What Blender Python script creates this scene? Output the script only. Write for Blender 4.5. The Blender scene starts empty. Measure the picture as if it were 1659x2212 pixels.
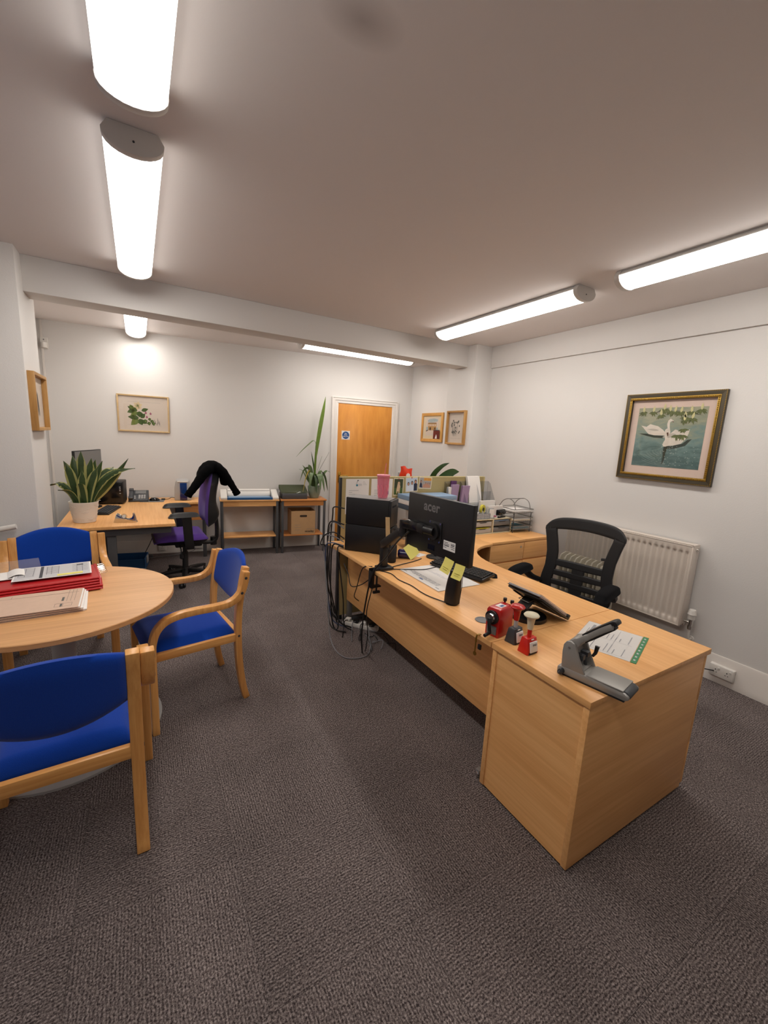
import bpy, bmesh, math, random
from mathutils import Matrix, Vector

S = bpy.context.scene
COL = S.collection
PI = math.pi
random.seed(7)

# ---------------------------------------------------------------- camera
cam_data = bpy.data.cameras.new('camera')
cam_data.sensor_fit = 'VERTICAL'
cam_data.sensor_height = 36.0
cam_data.lens = 14.610675
cam_data.clip_start = 0.02
cam = bpy.data.objects.new('camera', cam_data)
COL.objects.link(cam)
CR = ((0.862925, 0.044453, -0.503373), (-0.502717, 0.176729, -0.846193), (0.051345, 0.983255, 0.174851))
cam.matrix_world = Matrix.Translation((0, 0, 1.609533)) @ Matrix(CR).to_4x4()
S.camera = cam

# ---------------------------------------------------------------- world, exposure
world = bpy.data.worlds.new('world')
S.world = world
world.use_nodes = True
world.node_tree.nodes['Background'].inputs[0].default_value = (0.30, 0.42, 0.75, 1)
world.node_tree.nodes['Background'].inputs[1].default_value = 0.35
S.view_settings.view_transform = 'Standard'
S.view_settings.look = 'None'
S.view_settings.gamma = 1
S.view_settings.use_curve_mapping = False
S.view_settings.exposure = 0.0
LAMP = 24.0          # strength of the strip-light diffusers

# ---------------------------------------------------------------- materials
def lin(c):
    return tuple(((v / 255) / 12.92 if v / 255 <= .04045 else ((v / 255 + .055) / 1.055) ** 2.4) for v in c[:3]) + (1,)

MT = {}

def nt_new(name):
    m = bpy.data.materials.new(name)
    m.use_nodes = True
    nt = m.node_tree
    b = nt.nodes['Principled BSDF']
    MT[name] = m
    return m, nt, b

def mat(name, col, rough=.5, metal=0, bump=None, var=None, spec=.5, emit=None, trans=0, sheen=0, coat=0):
    m, nt, b = nt_new(name)
    b.inputs['Base Color'].default_value = lin(col)
    b.inputs['Roughness'].default_value = rough
    b.inputs['Metallic'].default_value = metal
    b.inputs['Specular IOR Level'].default_value = spec
    if sheen:
        b.inputs['Sheen Weight'].default_value = sheen
    if coat:
        b.inputs['Coat Weight'].default_value = coat
    if trans:
        b.inputs['Transmission Weight'].default_value = trans
    if emit:
        b.inputs['Emission Color'].default_value = lin(col)
        b.inputs['Emission Strength'].default_value = emit
    if bump or var:
        tc = nt.nodes.new('ShaderNodeTexCoord')
    if var:                      # (scale, amount)
        n = nt.nodes.new('ShaderNodeTexNoise')
        n.inputs['Scale'].default_value = var[0]
        n.inputs['Detail'].default_value = 5
        nt.links.new(tc.outputs['Object'], n.inputs['Vector'])
        mx = nt.nodes.new('ShaderNodeMix')
        mx.data_type = 'RGBA'
        a = [max(0, v * (1 - var[1])) for v in col]
        c = [min(255, v * (1 + var[1])) for v in col]
        mx.inputs['A'].default_value = lin(a)
        mx.inputs['B'].default_value = lin(c)
        nt.links.new(n.outputs['Fac'], mx.inputs['Factor'])
        nt.links.new(mx.outputs['Result'], b.inputs['Base Color'])
    if bump:                     # (scale, strength)
        n = nt.nodes.new('ShaderNodeTexNoise')
        n.inputs['Scale'].default_value = bump[0]
        n.inputs['Detail'].default_value = 3
        nt.links.new(tc.outputs['Object'], n.inputs['Vector'])
        bp = nt.nodes.new('ShaderNodeBump')
        bp.inputs['Strength'].default_value = bump[1]
        bp.inputs['Distance'].default_value = .002
        nt.links.new(n.outputs['Fac'], bp.inputs['Height'])
        nt.links.new(bp.outputs['Normal'], b.inputs['Normal'])
    return m

def wood(name, dark, light, axis, fine=60, long=2.0, rough=.38, flame=0, spec=.4):
    """straight-grained veneer; axis = grain direction in the object's frame"""
    m, nt, b = nt_new(name)
    tc = nt.nodes.new('ShaderNodeTexCoord')
    mp = nt.nodes.new('ShaderNodeMapping')
    sc = [fine, fine, fine]
    sc['xyz'.index(axis)] = long
    mp.inputs['Scale'].default_value = sc
    nt.links.new(tc.outputs['Object'], mp.inputs['Vector'])
    n = nt.nodes.new('ShaderNodeTexNoise')
    n.inputs['Scale'].default_value = 1
    n.inputs['Detail'].default_value = 6
    n.inputs['Roughness'].default_value = .6
    nt.links.new(mp.outputs['Vector'], n.inputs['Vector'])
    mp2 = nt.nodes.new('ShaderNodeMapping')
    sc2 = [fine / 9] * 3
    sc2['xyz'.index(axis)] = long / 3
    mp2.inputs['Scale'].default_value = sc2
    nt.links.new(tc.outputs['Object'], mp2.inputs['Vector'])
    n2 = nt.nodes.new('ShaderNodeTexNoise')
    n2.inputs['Scale'].default_value = 1
    n2.inputs['Detail'].default_value = 2
    if flame:
        n2.inputs['Distortion'].default_value = flame
    nt.links.new(mp2.outputs['Vector'], n2.inputs['Vector'])
    ad = nt.nodes.new('ShaderNodeMath')
    ad.operation = 'MULTIPLY_ADD'
    ad.inputs[1].default_value = .55
    nt.links.new(n.outputs['Fac'], ad.inputs[0])
    ml = nt.nodes.new('ShaderNodeMath')
    ml.operation = 'MULTIPLY'
    ml.inputs[1].default_value = .45
    nt.links.new(n2.outputs['Fac'], ml.inputs[0])
    nt.links.new(ml.outputs[0], ad.inputs[2])
    r = nt.nodes.new('ShaderNodeValToRGB')
    r.color_ramp.elements[0].position = .36
    r.color_ramp.elements[0].color = lin(dark)
    r.color_ramp.elements[1].position = .64
    r.color_ramp.elements[1].color = lin(light)
    nt.links.new(ad.outputs[0], r.inputs['Fac'])
    nt.links.new(r.outputs['Color'], b.inputs['Base Color'])
    b.inputs['Roughness'].default_value = rough
    b.inputs['Specular IOR Level'].default_value = spec
    return m

def glassy(name, tint, gloss=.08, opaque=0.0, rough=.02):
    """thin clear sheet: mostly transparent with a faint surface reflection"""
    m = bpy.data.materials.new(name)
    m.use_nodes = True
    nt = m.node_tree
    nt.nodes.clear()
    o = nt.nodes.new('ShaderNodeOutputMaterial')
    t = nt.nodes.new('ShaderNodeBsdfTransparent')
    t.inputs[0].default_value = lin(tint)
    g = nt.nodes.new('ShaderNodeBsdfGlossy')
    g.inputs['Roughness'].default_value = rough
    mx = nt.nodes.new('ShaderNodeMixShader')
    mx.inputs[0].default_value = gloss
    nt.links.new(t.outputs[0], mx.inputs[1])
    nt.links.new(g.outputs[0], mx.inputs[2])
    last = mx
    if opaque:
        d = nt.nodes.new('ShaderNodeBsdfDiffuse')
        d.inputs[0].default_value = lin(tint)
        m2 = nt.nodes.new('ShaderNodeMixShader')
        m2.inputs[0].default_value = opaque
        nt.links.new(mx.outputs[0], m2.inputs[1])
        nt.links.new(d.outputs[0], m2.inputs[2])
        last = m2
    nt.links.new(last.outputs[0], o.inputs[0])
    MT[name] = m
    return m

# paint and shell
mat('wall_paint', (220, 217, 214), .85, bump=(140, .25), spec=.2)
mat('ceiling_paint', (196, 184, 175), .9, bump=(60, .15), spec=.15)
mat('gloss_white', (226, 220, 214), .35, spec=.4)
mat('shadow_gap', (60, 55, 52), .9)
mat('lamp_body', (215, 212, 208), .45)
# furniture woods
BD, BL_ = (226, 164, 100), (246, 190, 126)
for a in 'xyz':
    wood('beech_' + a, BD, BL_, a)
    wood('birch_' + a, (206, 142, 76), (234, 176, 106), a, fine=70, long=3, rough=.32)
    wood('honey_' + a, (190, 120, 62), (214, 146, 84), a, fine=50, long=2.5)
wood('table_laminate', (200, 148, 98), (224, 172, 118), 'x')
mat('beech_edge', (176, 122, 72), .45, var=(60, .08))
wood('door_veneer', (188, 118, 44), (216, 148, 66), 'z', fine=14, long=2.2, rough=.35, flame=1.6)
wood('oak_frame', (168, 122, 66), (200, 154, 92), 'z', fine=60, long=5, rough=.5)
wood('pine_frame', (196, 140, 70), (216, 164, 92), 'z', fine=60, long=5, rough=.45)
mat('pale_frame', (198, 168, 122), .45, var=(30, .08))
# metals and plastics
mat('steel_grey', (78, 78, 80), .5, .2)
mat('silver_grey', (150, 148, 146), .4, .5)
mat('chrome', (220, 218, 214), .12, 1)
mat('brass', (176, 140, 66), .28, 1)
mat('gold_leaf', (170, 136, 62), .35, .8, bump=(260, .7))
mat('gold_dark', (74, 66, 50), .45, .3)
mat('black_plastic', (20, 20, 22), .42, bump=(400, .05))
mat('black_gloss', (12, 12, 14), .18)
mat('black_satin', (26, 26, 28), .5)
mat('black_fabric', (20, 20, 22), .95, bump=(500, .5), spec=.1)
mat('knit_black', (10, 10, 11), 1, bump=(300, .8), spec=.05)
mat('pc_black', (12, 12, 13), .5)
mat('pc_top', (128, 124, 122), .5)
mat('dark_grey', (58, 60, 64), .5)
mat('badge_grey', (104, 102, 102), .4)
mat('mid_grey', (112, 112, 112), .5)
mat('light_grey', (176, 174, 172), .5)
mat('punch_grey', (150, 147, 142), .42, .25, bump=(900, .04))
mat('white_plastic', (226, 222, 216), .4)
mat('cream_plastic', (214, 204, 176), .45)
mat('cable_black', (16, 16, 18), .5)
mat('cable_grey', (120, 120, 124), .5)
mat('cable_blue', (70, 84, 120), .5)
mat('red_plastic', (186, 26, 22), .3, coat=.2)
mat('red_bright', (206, 34, 22), .3)
mat('red_foil', (224, 62, 30), .3)
mat('red_card', (188, 26, 30), .35, coat=.15)
mat('buff_card', (206, 176, 154), .8, var=(40, .03))
mat('paper', (232, 228, 224), .8)
mat('paper_grey', (196, 194, 196), .8)
mat('sticky', (232, 220, 118), .8)
mat('sticky_dark', (196, 184, 92), .8)
mat('ink', (70, 70, 76), .8)
mat('ink_light', (150, 150, 154), .8)
mat('teal', (54, 128, 150), .5)
mat('blue_fabric', (8, 60, 158), .92, bump=(600, .5), var=(500, .12), spec=.15, sheen=.15)
mat('purple_fabric', (92, 62, 148), .92, bump=(600, .5), var=(500, .12), spec=.15, sheen=.15)
mat('screen_fabric', (176, 158, 112), .95, bump=(700, .6), var=(400, .14), spec=.1)
mat('screen_trim', (184, 168, 118), .6)
mat('radiator_white', (216, 205, 194), .35, coat=.1)
mat('heater_cream', (206, 198, 180), .4)
mat('soil', (58, 42, 30), 1, bump=(80, .8))
mat('pot_white', (228, 220, 210), .75, bump=(30, 1.0))
mat('pot_celadon', (132, 146, 128), .35)
mat('card_brown', (190, 150, 106), .8, var=(20, .04))
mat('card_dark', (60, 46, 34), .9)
mat('blue_box', (32, 84, 134), .6)
mat('sign_blue', (26, 74, 134), .5)
mat('navy_tin', (28, 26, 74), .2, coat=.4)
mat('lilac_card', (168, 144, 178), .7)
mat('plum_card', (92, 52, 100), .7)
mat('file_blue', (132, 158, 186), .6)
mat('file_dark', (70, 84, 100), .6)
mat('trimmer_blue', (58, 98, 142), .5)
mat('mesh_wire', (130, 128, 124), .4, .5)
mat('yellow_tape', (206, 196, 60), .4)
mat('pink_lid', (234, 138, 156), .25)
mat('mount', (226, 212, 198), .9)
mat('mount_pink', (232, 208, 194), .9)
mat('mount_cream', (232, 216, 184), .9)
glassy('picture_glass', (250, 250, 250), .035)
glassy('clear_acrylic', (236, 238, 240), .07)
glassy('smoke_lid', (118, 124, 96), .06, .35)
glassy('blue_clear', (24, 72, 150), .12, .5)
glassy('pink_tumbler', (255, 240, 244), .05, .34)
MT['pink_tumbler'].node_tree.nodes['Diffuse BSDF'].inputs[0].default_value = lin((238, 138, 158))
glassy('clear_sleeve', (252, 252, 252), .06, .04, .12)
glassy('chair_mesh', (255, 255, 255), 0.0, .30)
MT['chair_mesh'].node_tree.nodes['Diffuse BSDF'].inputs[0].default_value = lin((30, 29, 30))

def leaf_mat(name, mid, edge=None, band=None):
    m, nt, b = nt_new(name)
    tc = nt.nodes.new('ShaderNodeTexCoord')
    n = nt.nodes.new('ShaderNodeTexNoise')
    n.inputs['Scale'].default_value = 26
    n.inputs['Detail'].default_value = 4
    nt.links.new(tc.outputs['Object'], n.inputs['Vector'])
    mx = nt.nodes.new('ShaderNodeMix')
    mx.data_type = 'RGBA'
    mx.inputs['A'].default_value = lin(mid)
    mx.inputs['B'].default_value = lin(band or mid)
    nt.links.new(n.outputs['Fac'], mx.inputs['Factor'])
    nt.links.new(mx.outputs['Result'], b.inputs['Base Color'])
    b.inputs['Roughness'].default_value = .38
leaf_mat('leaf_dark', (30, 50, 22), band=(62, 86, 40))
leaf_mat('leaf_edge', (172, 168, 106), band=(150, 152, 88))
leaf_mat('leaf_green', (84, 112, 36), band=(110, 134, 52))
leaf_mat('leaf_mid', (72, 94, 54), band=(104, 124, 78))
leaf_mat('leaf_yellow', (170, 152, 66), band=(196, 176, 84))
leaf_mat('leaf_peace', (34, 62, 30), band=(52, 84, 40))

# strip-light diffuser
m, nt, b = nt_new('diffuser')
b.inputs['Base Color'].default_value = (.9, .88, .85, 1)
b.inputs['Emission Color'].default_value = (1.0, .95, .885, 1)
# the tube sits behind the middle of the diffuser: the sides glow less
tc = nt.nodes.new('ShaderNodeTexCoord')
sx = nt.nodes.new('ShaderNodeSeparateXYZ')
nt.links.new(tc.outputs['Object'], sx.inputs[0])
ab = nt.nodes.new('ShaderNodeMath')
ab.operation = 'ABSOLUTE'
nt.links.new(sx.outputs['X'], ab.inputs[0])
mr = nt.nodes.new('ShaderNodeMapRange')
mr.inputs['From Min'].default_value = .035
mr.inputs['From Max'].default_value = .1
mr.inputs['To Min'].default_value = LAMP
mr.inputs['To Max'].default_value = LAMP * .22
nt.links.new(ab.outputs[0], mr.inputs['Value'])
nt.links.new(mr.outputs[0], b.inputs['Emission Strength'])

# carpet tile: ribbed loop pile, speckled; ribs turn with the tile
m, nt, b = nt_new('carpet')
tc = nt.nodes.new('ShaderNodeTexCoord')
oi = nt.nodes.new('ShaderNodeObjectInfo')
vn = nt.nodes.new('ShaderNodeTexNoise')
vn.inputs['Scale'].default_value = 150
vn.inputs['Detail'].default_value = 4
vn.inputs['Roughness'].default_value = .75
geo = nt.nodes.new('ShaderNodeNewGeometry')
nt.links.new(geo.outputs['Position'], vn.inputs['Vector'])
big = nt.nodes.new('ShaderNodeTexNoise')
big.inputs['Scale'].default_value = 2.6
big.inputs['Detail'].default_value = 3
nt.links.new(geo.outputs['Position'], big.inputs['Vector'])
wv = nt.nodes.new('ShaderNodeTexWave')
wv.bands_direction = 'X'
wv.inputs['Scale'].default_value = 32
wv.inputs['Distortion'].default_value = 5.0
wv.inputs['Detail'].default_value = 2
wv.inputs['Detail Scale'].default_value = 3.0
nt.links.new(tc.outputs['Object'], wv.inputs['Vector'])
mm = nt.nodes.new('ShaderNodeMath')
mm.operation = 'MULTIPLY_ADD'
mm.inputs[1].default_value = .11
nt.links.new(wv.outputs['Fac'], mm.inputs[0])
nt.links.new(vn.outputs['Fac'], mm.inputs[2])
rp = nt.nodes.new('ShaderNodeValToRGB')
rp.color_ramp.elements[0].position = .42
rp.color_ramp.elements[0].color = lin((52, 45, 46))
rp.color_ramp.elements[1].position = .78
rp.color_ramp.elements[1].color = lin((180, 168, 164))
e = rp.color_ramp.elements.new(.58)
e.color = lin((116, 106, 104))
nt.links.new(mm.outputs[0], rp.inputs['Fac'])
hs = nt.nodes.new('ShaderNodeHueSaturation')
v1 = nt.nodes.new('ShaderNodeMapRange')
v1.inputs['To Min'].default_value = .95
v1.inputs['To Max'].default_value = 1.05
nt.links.new(oi.outputs['Random'], v1.inputs['Value'])
v2 = nt.nodes.new('ShaderNodeMapRange')
v2.inputs['From Min'].default_value = .3
v2.inputs['From Max'].default_value = .7
v2.inputs['To Min'].default_value = .86
v2.inputs['To Max'].default_value = 1.14
nt.links.new(big.outputs['Fac'], v2.inputs['Value'])
vm = nt.nodes.new('ShaderNodeMath')
vm.operation = 'MULTIPLY'
nt.links.new(v1.outputs[0], vm.inputs[0])
nt.links.new(v2.outputs[0], vm.inputs[1])
nt.links.new(vm.outputs[0], hs.inputs['Value'])
nt.links.new(rp.outputs['Color'], hs.inputs['Color'])
nt.links.new(hs.outputs['Color'], b.inputs['Base Color'])
b.inputs['Roughness'].default_value = 1
b.inputs['Specular IOR Level'].default_value = .05
bp = nt.nodes.new('ShaderNodeBump')
bp.inputs['Strength'].default_value = .9
bp.inputs['Distance'].default_value = .004
nt.links.new(mm.outputs[0], bp.inputs['Height'])
nt.links.new(bp.outputs['Normal'], b.inputs['Normal'])

# ---------------------------------------------------------------- geometry helpers
class G:
    def __init__(s):
        s.v, s.f, s.mi, s.m = [], [], [], 0

    def add(s, vs, fs, M=None):
        k = len(s.v)
        for p in vs:
            p = Vector(p)
            s.v.append(tuple(M @ p) if M is not None else tuple(p))
        for f in fs:
            s.f.append(tuple(k + i for i in f))
            s.mi.append(s.m)
        return s

    def box(s, x0, x1, y0, y1, z0, z1, M=None):
        vs = [(x0, y0, z0), (x1, y0, z0), (x1, y1, z0), (x0, y1, z0), (x0, y0, z1), (x1, y0, z1), (x1, y1, z1), (x0, y1, z1)]
        return s.add(vs, [(0, 3, 2, 1), (4, 5, 6, 7), (0, 1, 5, 4), (1, 2, 6, 5), (2, 3, 7, 6), (3, 0, 4, 7)], M)

    def cb(s, c, d, M=None):
        return s.box(c[0] - d[0] / 2, c[0] + d[0] / 2, c[1] - d[1] / 2, c[1] + d[1] / 2, c[2] - d[2] / 2, c[2] + d[2] / 2, M)

    def tube(s, path, r, n=8, caps=True, M=None, flat=1.0):
        path = [Vector(p) for p in path]
        rs = r if isinstance(r, (list, tuple)) else [r] * len(path)
        vs, fs = [], []
        up = None
        for i, p in enumerate(path):
            t = (path[min(i + 1, len(path) - 1)] - path[max(i - 1, 0)]).normalized()
            if up is None:
                up = Vector((0, 0, 1)) if abs(t.z) < .9 else Vector((0, 1, 0))
            u = t.cross(up)
            if u.length < 1e-6:
                u = t.cross(Vector((1, 0, 0)))
            u.normalize()
            w = u.cross(t).normalized()
            up = w
            for k in range(n):
                a = 2 * PI * k / n
                vs.append(p + u * (rs[i] * math.cos(a)) + w * (rs[i] * flat * math.sin(a)))
        for i in range(len(path) - 1):
            for k in range(n):
                k2 = (k + 1) % n
                fs.append((i * n + k, i * n + k2, (i + 1) * n + k2, (i + 1) * n + k))
        if caps:
            fs.append(tuple(range(n - 1, -1, -1)))
            fs.append(tuple((len(path) - 1) * n + k for k in range(n)))
        return s.add(vs, fs, M)

    def cyl(s, p0, p1, r0, r1=None, n=20, M=None):
        return s.tube([p0, p1], [r0, r0 if r1 is None else r1], n, True, M)

    def sweep(s, path, side, w, h, M=None):
        """rectangular bar swept along path; side = fixed width direction"""
        path = [Vector(p) for p in path]
        sd = Vector(side).normalized()
        ws = w if isinstance(w, (list, tuple)) else [w] * len(path)
        hs_ = h if isinstance(h, (list, tuple)) else [h] * len(path)
        vs, fs = [], []
        for i, p in enumerate(path):
            t = (path[min(i + 1, len(path) - 1)] - path[max(i - 1, 0)]).normalized()
            nn = sd.cross(t).normalized()
            a, bb = sd * ws[i] / 2, nn * hs_[i] / 2
            vs += [p - a - bb, p + a - bb, p + a + bb, p - a + bb]
        for i in range(len(path) - 1):
            for k in range(4):
                k2 = (k + 1) % 4
                fs.append((i * 4 + k, i * 4 + k2, i * 4 + 4 + k2, i * 4 + 4 + k))
        L = (len(path) - 1) * 4
        fs += [(3, 2, 1, 0), (L, L + 1, L + 2, L + 3)]
        return s.add(vs, fs, M)

    def lathe(s, prof, n=32, c=(0, 0, 0), M=None, cap=True, sx=1, sy=1):
        vs, fs = [], []
        for r, z in prof:
            for k in range(n):
                a = 2 * PI * k / n
                vs.append((c[0] + r * sx * math.cos(a), c[1] + r * sy * math.sin(a), c[2] + z))
        for i in range(len(prof) - 1):
            for k in range(n):
                k2 = (k + 1) % n
                fs.append((i * n + k, i * n + k2, (i + 1) * n + k2, (i + 1) * n + k))
        if cap:
            fs.append(tuple(range(n - 1, -1, -1)))
            fs.append(tuple((len(prof) - 1) * n + k for k in range(n)))
        return s.add(vs, fs, M)

    def prism(s, poly, a0, a1, axis='z', M=None):
        n = len(poly)
        def P(p, h):
            return {'z': (p[0], p[1], h), 'y': (p[0], h, p[1]), 'x': (h, p[0], p[1])}[axis]
        vs = [P(p, a0) for p in poly] + [P(p, a1) for p in poly]
        fs = [tuple(range(n - 1, -1, -1)), tuple(range(n, 2 * n))]
        for k in range(n):
            k2 = (k + 1) % n
            fs.append((k, k2, n + k2, n + k))
        return s.add(vs, fs, M)

    def grid(s, fn, nu, nv, M=None, wrap=False):
        """fn(u, v) -> point, u,v in 0..1"""
        vs = [fn(i / nu, j / nv) for j in range(nv + 1) for i in range(nu + 1)]
        fs = []
        for j in range(nv):
            for i in range(nu):
                a = j * (nu + 1) + i
                fs.append((a, a + 1, a + nu + 2, a + nu + 1))
        return s.add(vs, fs, M)

    def shell(s, fn, nu, nv, M=None):
        """closed slab between fn(u,v,0) and fn(u,v,1)"""
        k = (nu + 1) * (nv + 1)
        vs = [fn(i / nu, j / nv, 0) for j in range(nv + 1) for i in range(nu + 1)]
        vs += [fn(i / nu, j / nv, 1) for j in range(nv + 1) for i in range(nu + 1)]
        fs = []
        for j in range(nv):
            for i in range(nu):
                a = j * (nu + 1) + i
                fs.append((a, a + nu + 1, a + nu + 2, a + 1))
                fs.append((k + a, k + a + 1, k + a + nu + 2, k + a + nu + 1))
        for i in range(nu):
            fs.append((i, i + 1, k + i + 1, k + i))
            a = nv * (nu + 1) + i
            fs.append((a, k + a, k + a + 1, a + 1))
        for j in range(nv):
            a = j * (nu + 1)
            fs.append((a, k + a, k + a + nu + 1, a + nu + 1))
            a = j * (nu + 1) + nu
            fs.append((a, a + nu + 1, k + a + nu + 1, k + a))
        return s.add(vs, fs, M)

    def blade(s, path, widths, th=.003, side=(1, 0, 0), fold=.15, M=None):
        """leaf: ribbon with a shallow V section and real thickness"""
        path = [Vector(p) for p in path]
        sd = Vector(side).normalized()
        vs, fs = [], []
        for i, p in enumerate(path):
            t = (path[min(i + 1, len(path) - 1)] - path[max(i - 1, 0)]).normalized()
            u = (sd - t * sd.dot(t))
            u = u.normalized() if u.length > 1e-5 else t.orthogonal().normalized()
            nn = t.cross(u).normalized()
            w = widths[i]
            vs += [p - u * w, p + nn * (-fold * w + th / 2), p + u * w, p + nn * (-fold * w - th / 2)]
        for i in range(len(path) - 1):
            for k in range(4):
                k2 = (k + 1) % 4
                fs.append((i * 4 + k, i * 4 + k2, i * 4 + 4 + k2, i * 4 + 4 + k))
        L = (len(path) - 1) * 4
        fs += [(3, 2, 1, 0), (L, L + 1, L + 2, L + 3)]
        return s.add(vs, fs, M)

def rot(axis, deg):
    return Matrix.Rotation(math.radians(deg), 4, axis)

def T(x, y, z):
    return Matrix.Translation((x, y, z))

def rrect(w, h, r, n=5, cx=0, cy=0):
    out = []
    for (sx, sy, a0) in ((1, 1, 0), (-1, 1, 90), (-1, -1, 180), (1, -1, 270)):
        for k in range(n + 1):
            a = math.radians(a0 + 90 * k / n)
            out.append((cx + sx * (w / 2 - r) + r * math.cos(a), cy + sy * (h / 2 - r) + r * math.sin(a)))
    return out

def ellipse(rx, ry, n=24, cx=0, cy=0):
    return [(cx + rx * math.cos(2 * PI * k / n), cy + ry * math.sin(2 * PI * k / n)) for k in range(n)]

def spline(pts, n=6):
    """Catmull-Rom through pts"""
    P = [Vector(p) for p in pts]
    P = [P[0] * 2 - P[1]] + P + [P[-1] * 2 - P[-2]]
    out = []
    for i in range(1, len(P) - 2):
        for k in range(n):
            t = k / n
            a, b_, c, d = P[i - 1], P[i], P[i + 1], P[i + 2]
            out.append(.5 * ((2 * b_) + (c - a) * t + (2 * a - 5 * b_ + 4 * c - d) * t * t + (3 * b_ - a - 3 * c + d) * t ** 3))
    out.append(P[-2])
    return out

def part(name, g, mats, par=None, bev=0, seg=2, smooth=True, ang=38, loc=None, rz=None, mx=None):
    me = bpy.data.meshes.new(name)
    me.from_pydata(g.v, [], g.f)
    mats = mats if isinstance(mats, (list, tuple)) else [mats]
    for k in mats:
        me.materials.append(MT[k])
    if len(mats) > 1:
        me.polygons.foreach_set('material_index', g.mi)
    bm = bmesh.new()
    bm.from_mesh(me)
    bmesh.ops.recalc_face_normals(bm, faces=bm.faces)
    if bev:
        ed = [e for e in bm.edges if len(e.link_faces) == 2 and e.calc_face_angle(0) > .6]
        bmesh.ops.bevel(bm, geom=ed, offset=bev, segments=seg, affect='EDGES', profile=.5, clamp_overlap=True)
    bm.to_mesh(me)
    bm.free()
    if smooth:
        me.polygons.foreach_set('use_smooth', [True] * len(me.polygons))
        me.set_sharp_from_angle(angle=math.radians(ang))
    me.update()
    o = bpy.data.objects.new(name, me)
    COL.objects.link(o)
    if par is not None:
        o.parent = par
    if mx is not None:
        o.matrix_local = mx
    if loc is not None:
        o.location = loc
    if rz is not None:
        o.rotation_euler = (0, 0, math.radians(rz))
    return o

def thing(name, label, cat, loc=(0, 0, 0), rz=0, group=None):
    o = bpy.data.objects.new(name, None)
    o.empty_display_size = .05
    COL.objects.link(o)
    o.location = loc
    o.rotation_euler = (0, 0, math.radians(rz))
    o['label'] = label
    o['category'] = cat
    if group:
        o['group'] = group
    return o

def tag(o, label, cat, group=None):
    o['label'] = label
    o['category'] = cat
    if group:
        o['group'] = group
    return o

def struct(o, label=None):
    o['kind'] = 'structure'
    if label:
        o['label'] = label
    return o

def copy_tree(o, parent=None):
    c = o.copy()
    COL.objects.link(c)
    c.parent = parent
    for ch in list(o.children):
        copy_tree(ch, c)
    return c

def text(name, s, size, m, par, mx, ext=.0004, bold=0):
    cu = bpy.data.curves.new(name, 'FONT')
    cu.body = s
    cu.size = size
    cu.align_x = 'CENTER'
    cu.align_y = 'CENTER'
    cu.extrude = ext
    cu.offset = bold
    tmp = bpy.data.objects.new(name, cu)
    COL.objects.link(tmp)
    bpy.context.view_layer.update()
    dg = bpy.context.evaluated_depsgraph_get()
    me = bpy.data.meshes.new_from_object(tmp.evaluated_get(dg))
    bpy.data.objects.remove(tmp)
    me.materials.clear()
    me.materials.append(MT[m])
    o = bpy.data.objects.new(name, me)
    COL.objects.link(o)
    o.parent = par
    o.matrix_local = mx
    return o

# ================================================================ ROOM
ZC = 2.685            # ceiling
XR = 3.534            # right wall
YB = 3.83             # beam front face
ZB = 2.455            # beam underside / picture-rail line
A7 = math.radians(7)
C7, S7 = math.cos(A7), math.sin(A7)

def bw(s, d=0, z=0):
    """point on the (slightly skewed) back wall: s along it, d out into the room"""
    return (s * C7 - d * S7, 5.93 - s * S7 - d * C7, z)

X0, Y0 = -1.75, -1.6

# floor slab with separate carpet tiles
floor = struct(part('floor', G().box(X0 - .1, 3.9, Y0 - .1, 6.3, -.12, -.006), 'carpet'), 'dark grey-brown carpet tile floor')
tile_g = G().box(-.2495, .2495, -.2495, .2495, -.006, 0)
tile0 = None
k = 0
for i in range(12):
    for j in range(16):
        x, y = -1.75 + .25 + .5 * i, -1.6 + .25 + .5 * j
        if x > 3.6 or y > 6.1 or y < -1.2 or (x < -1.1 and y < 1.5):
            continue
        if tile0 is None:
            t = tile0 = part('carpet_tile', tile_g, 'carpet', floor, smooth=False)
        else:
            t = tile0.copy()
            COL.objects.link(t)
            t.parent = floor
        t.location = (x, y, 0)
        t.rotation_euler = (0, 0, PI / 2 * ((i + j) % 2))

# ceiling with one old smudge
cm, cnt, cbs = nt_new('ceiling_stained')
cbs.inputs['Roughness'].default_value = .9
cbs.inputs['Specular IOR Level'].default_value = .15
tc = cnt.nodes.new('ShaderNodeTexCoord')
mp = cnt.nodes.new('ShaderNodeMapping')
mp.inputs['Location'].default_value = (-.56 * 8, -1.18 * 12, 0)
mp.inputs['Scale'].default_value = (8, 12, 0)
gr = cnt.nodes.new('ShaderNodeTexGradient')
gr.gradient_type = 'SPHERICAL'
cnt.links.new(tc.outputs['Object'], mp.inputs['Vector'])
cnt.links.new(mp.outputs['Vector'], gr.inputs['Vector'])
ml = cnt.nodes.new('ShaderNodeMath')
ml.operation = 'MULTIPLY'
ml.inputs[1].default_value = .45
cnt.links.new(gr.outputs['Fac'], ml.inputs[0])
mx = cnt.nodes.new('ShaderNodeMix')
mx.data_type = 'RGBA'
mx.inputs['A'].default_value = lin((232, 226, 224))
mx.inputs['B'].default_value = lin((120, 106, 100))
cnt.links.new(ml.outputs[0], mx.inputs['Factor'])
cnt.links.new(mx.outputs['Result'], cbs.inputs['Base Color'])
nz = cnt.nodes.new('ShaderNodeTexNoise')
nz.inputs['Scale'].default_value = 60
cnt.links.new(tc.outputs['Object'], nz.inputs['Vector'])
bpn = cnt.nodes.new('ShaderNodeBump')
bpn.inputs['Strength'].default_value = .15
bpn.inputs['Distance'].default_value = .002
cnt.links.new(nz.outputs['Fac'], bpn.inputs['Height'])
cnt.links.new(bpn.outputs['Normal'], cbs.inputs['Normal'])
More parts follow.
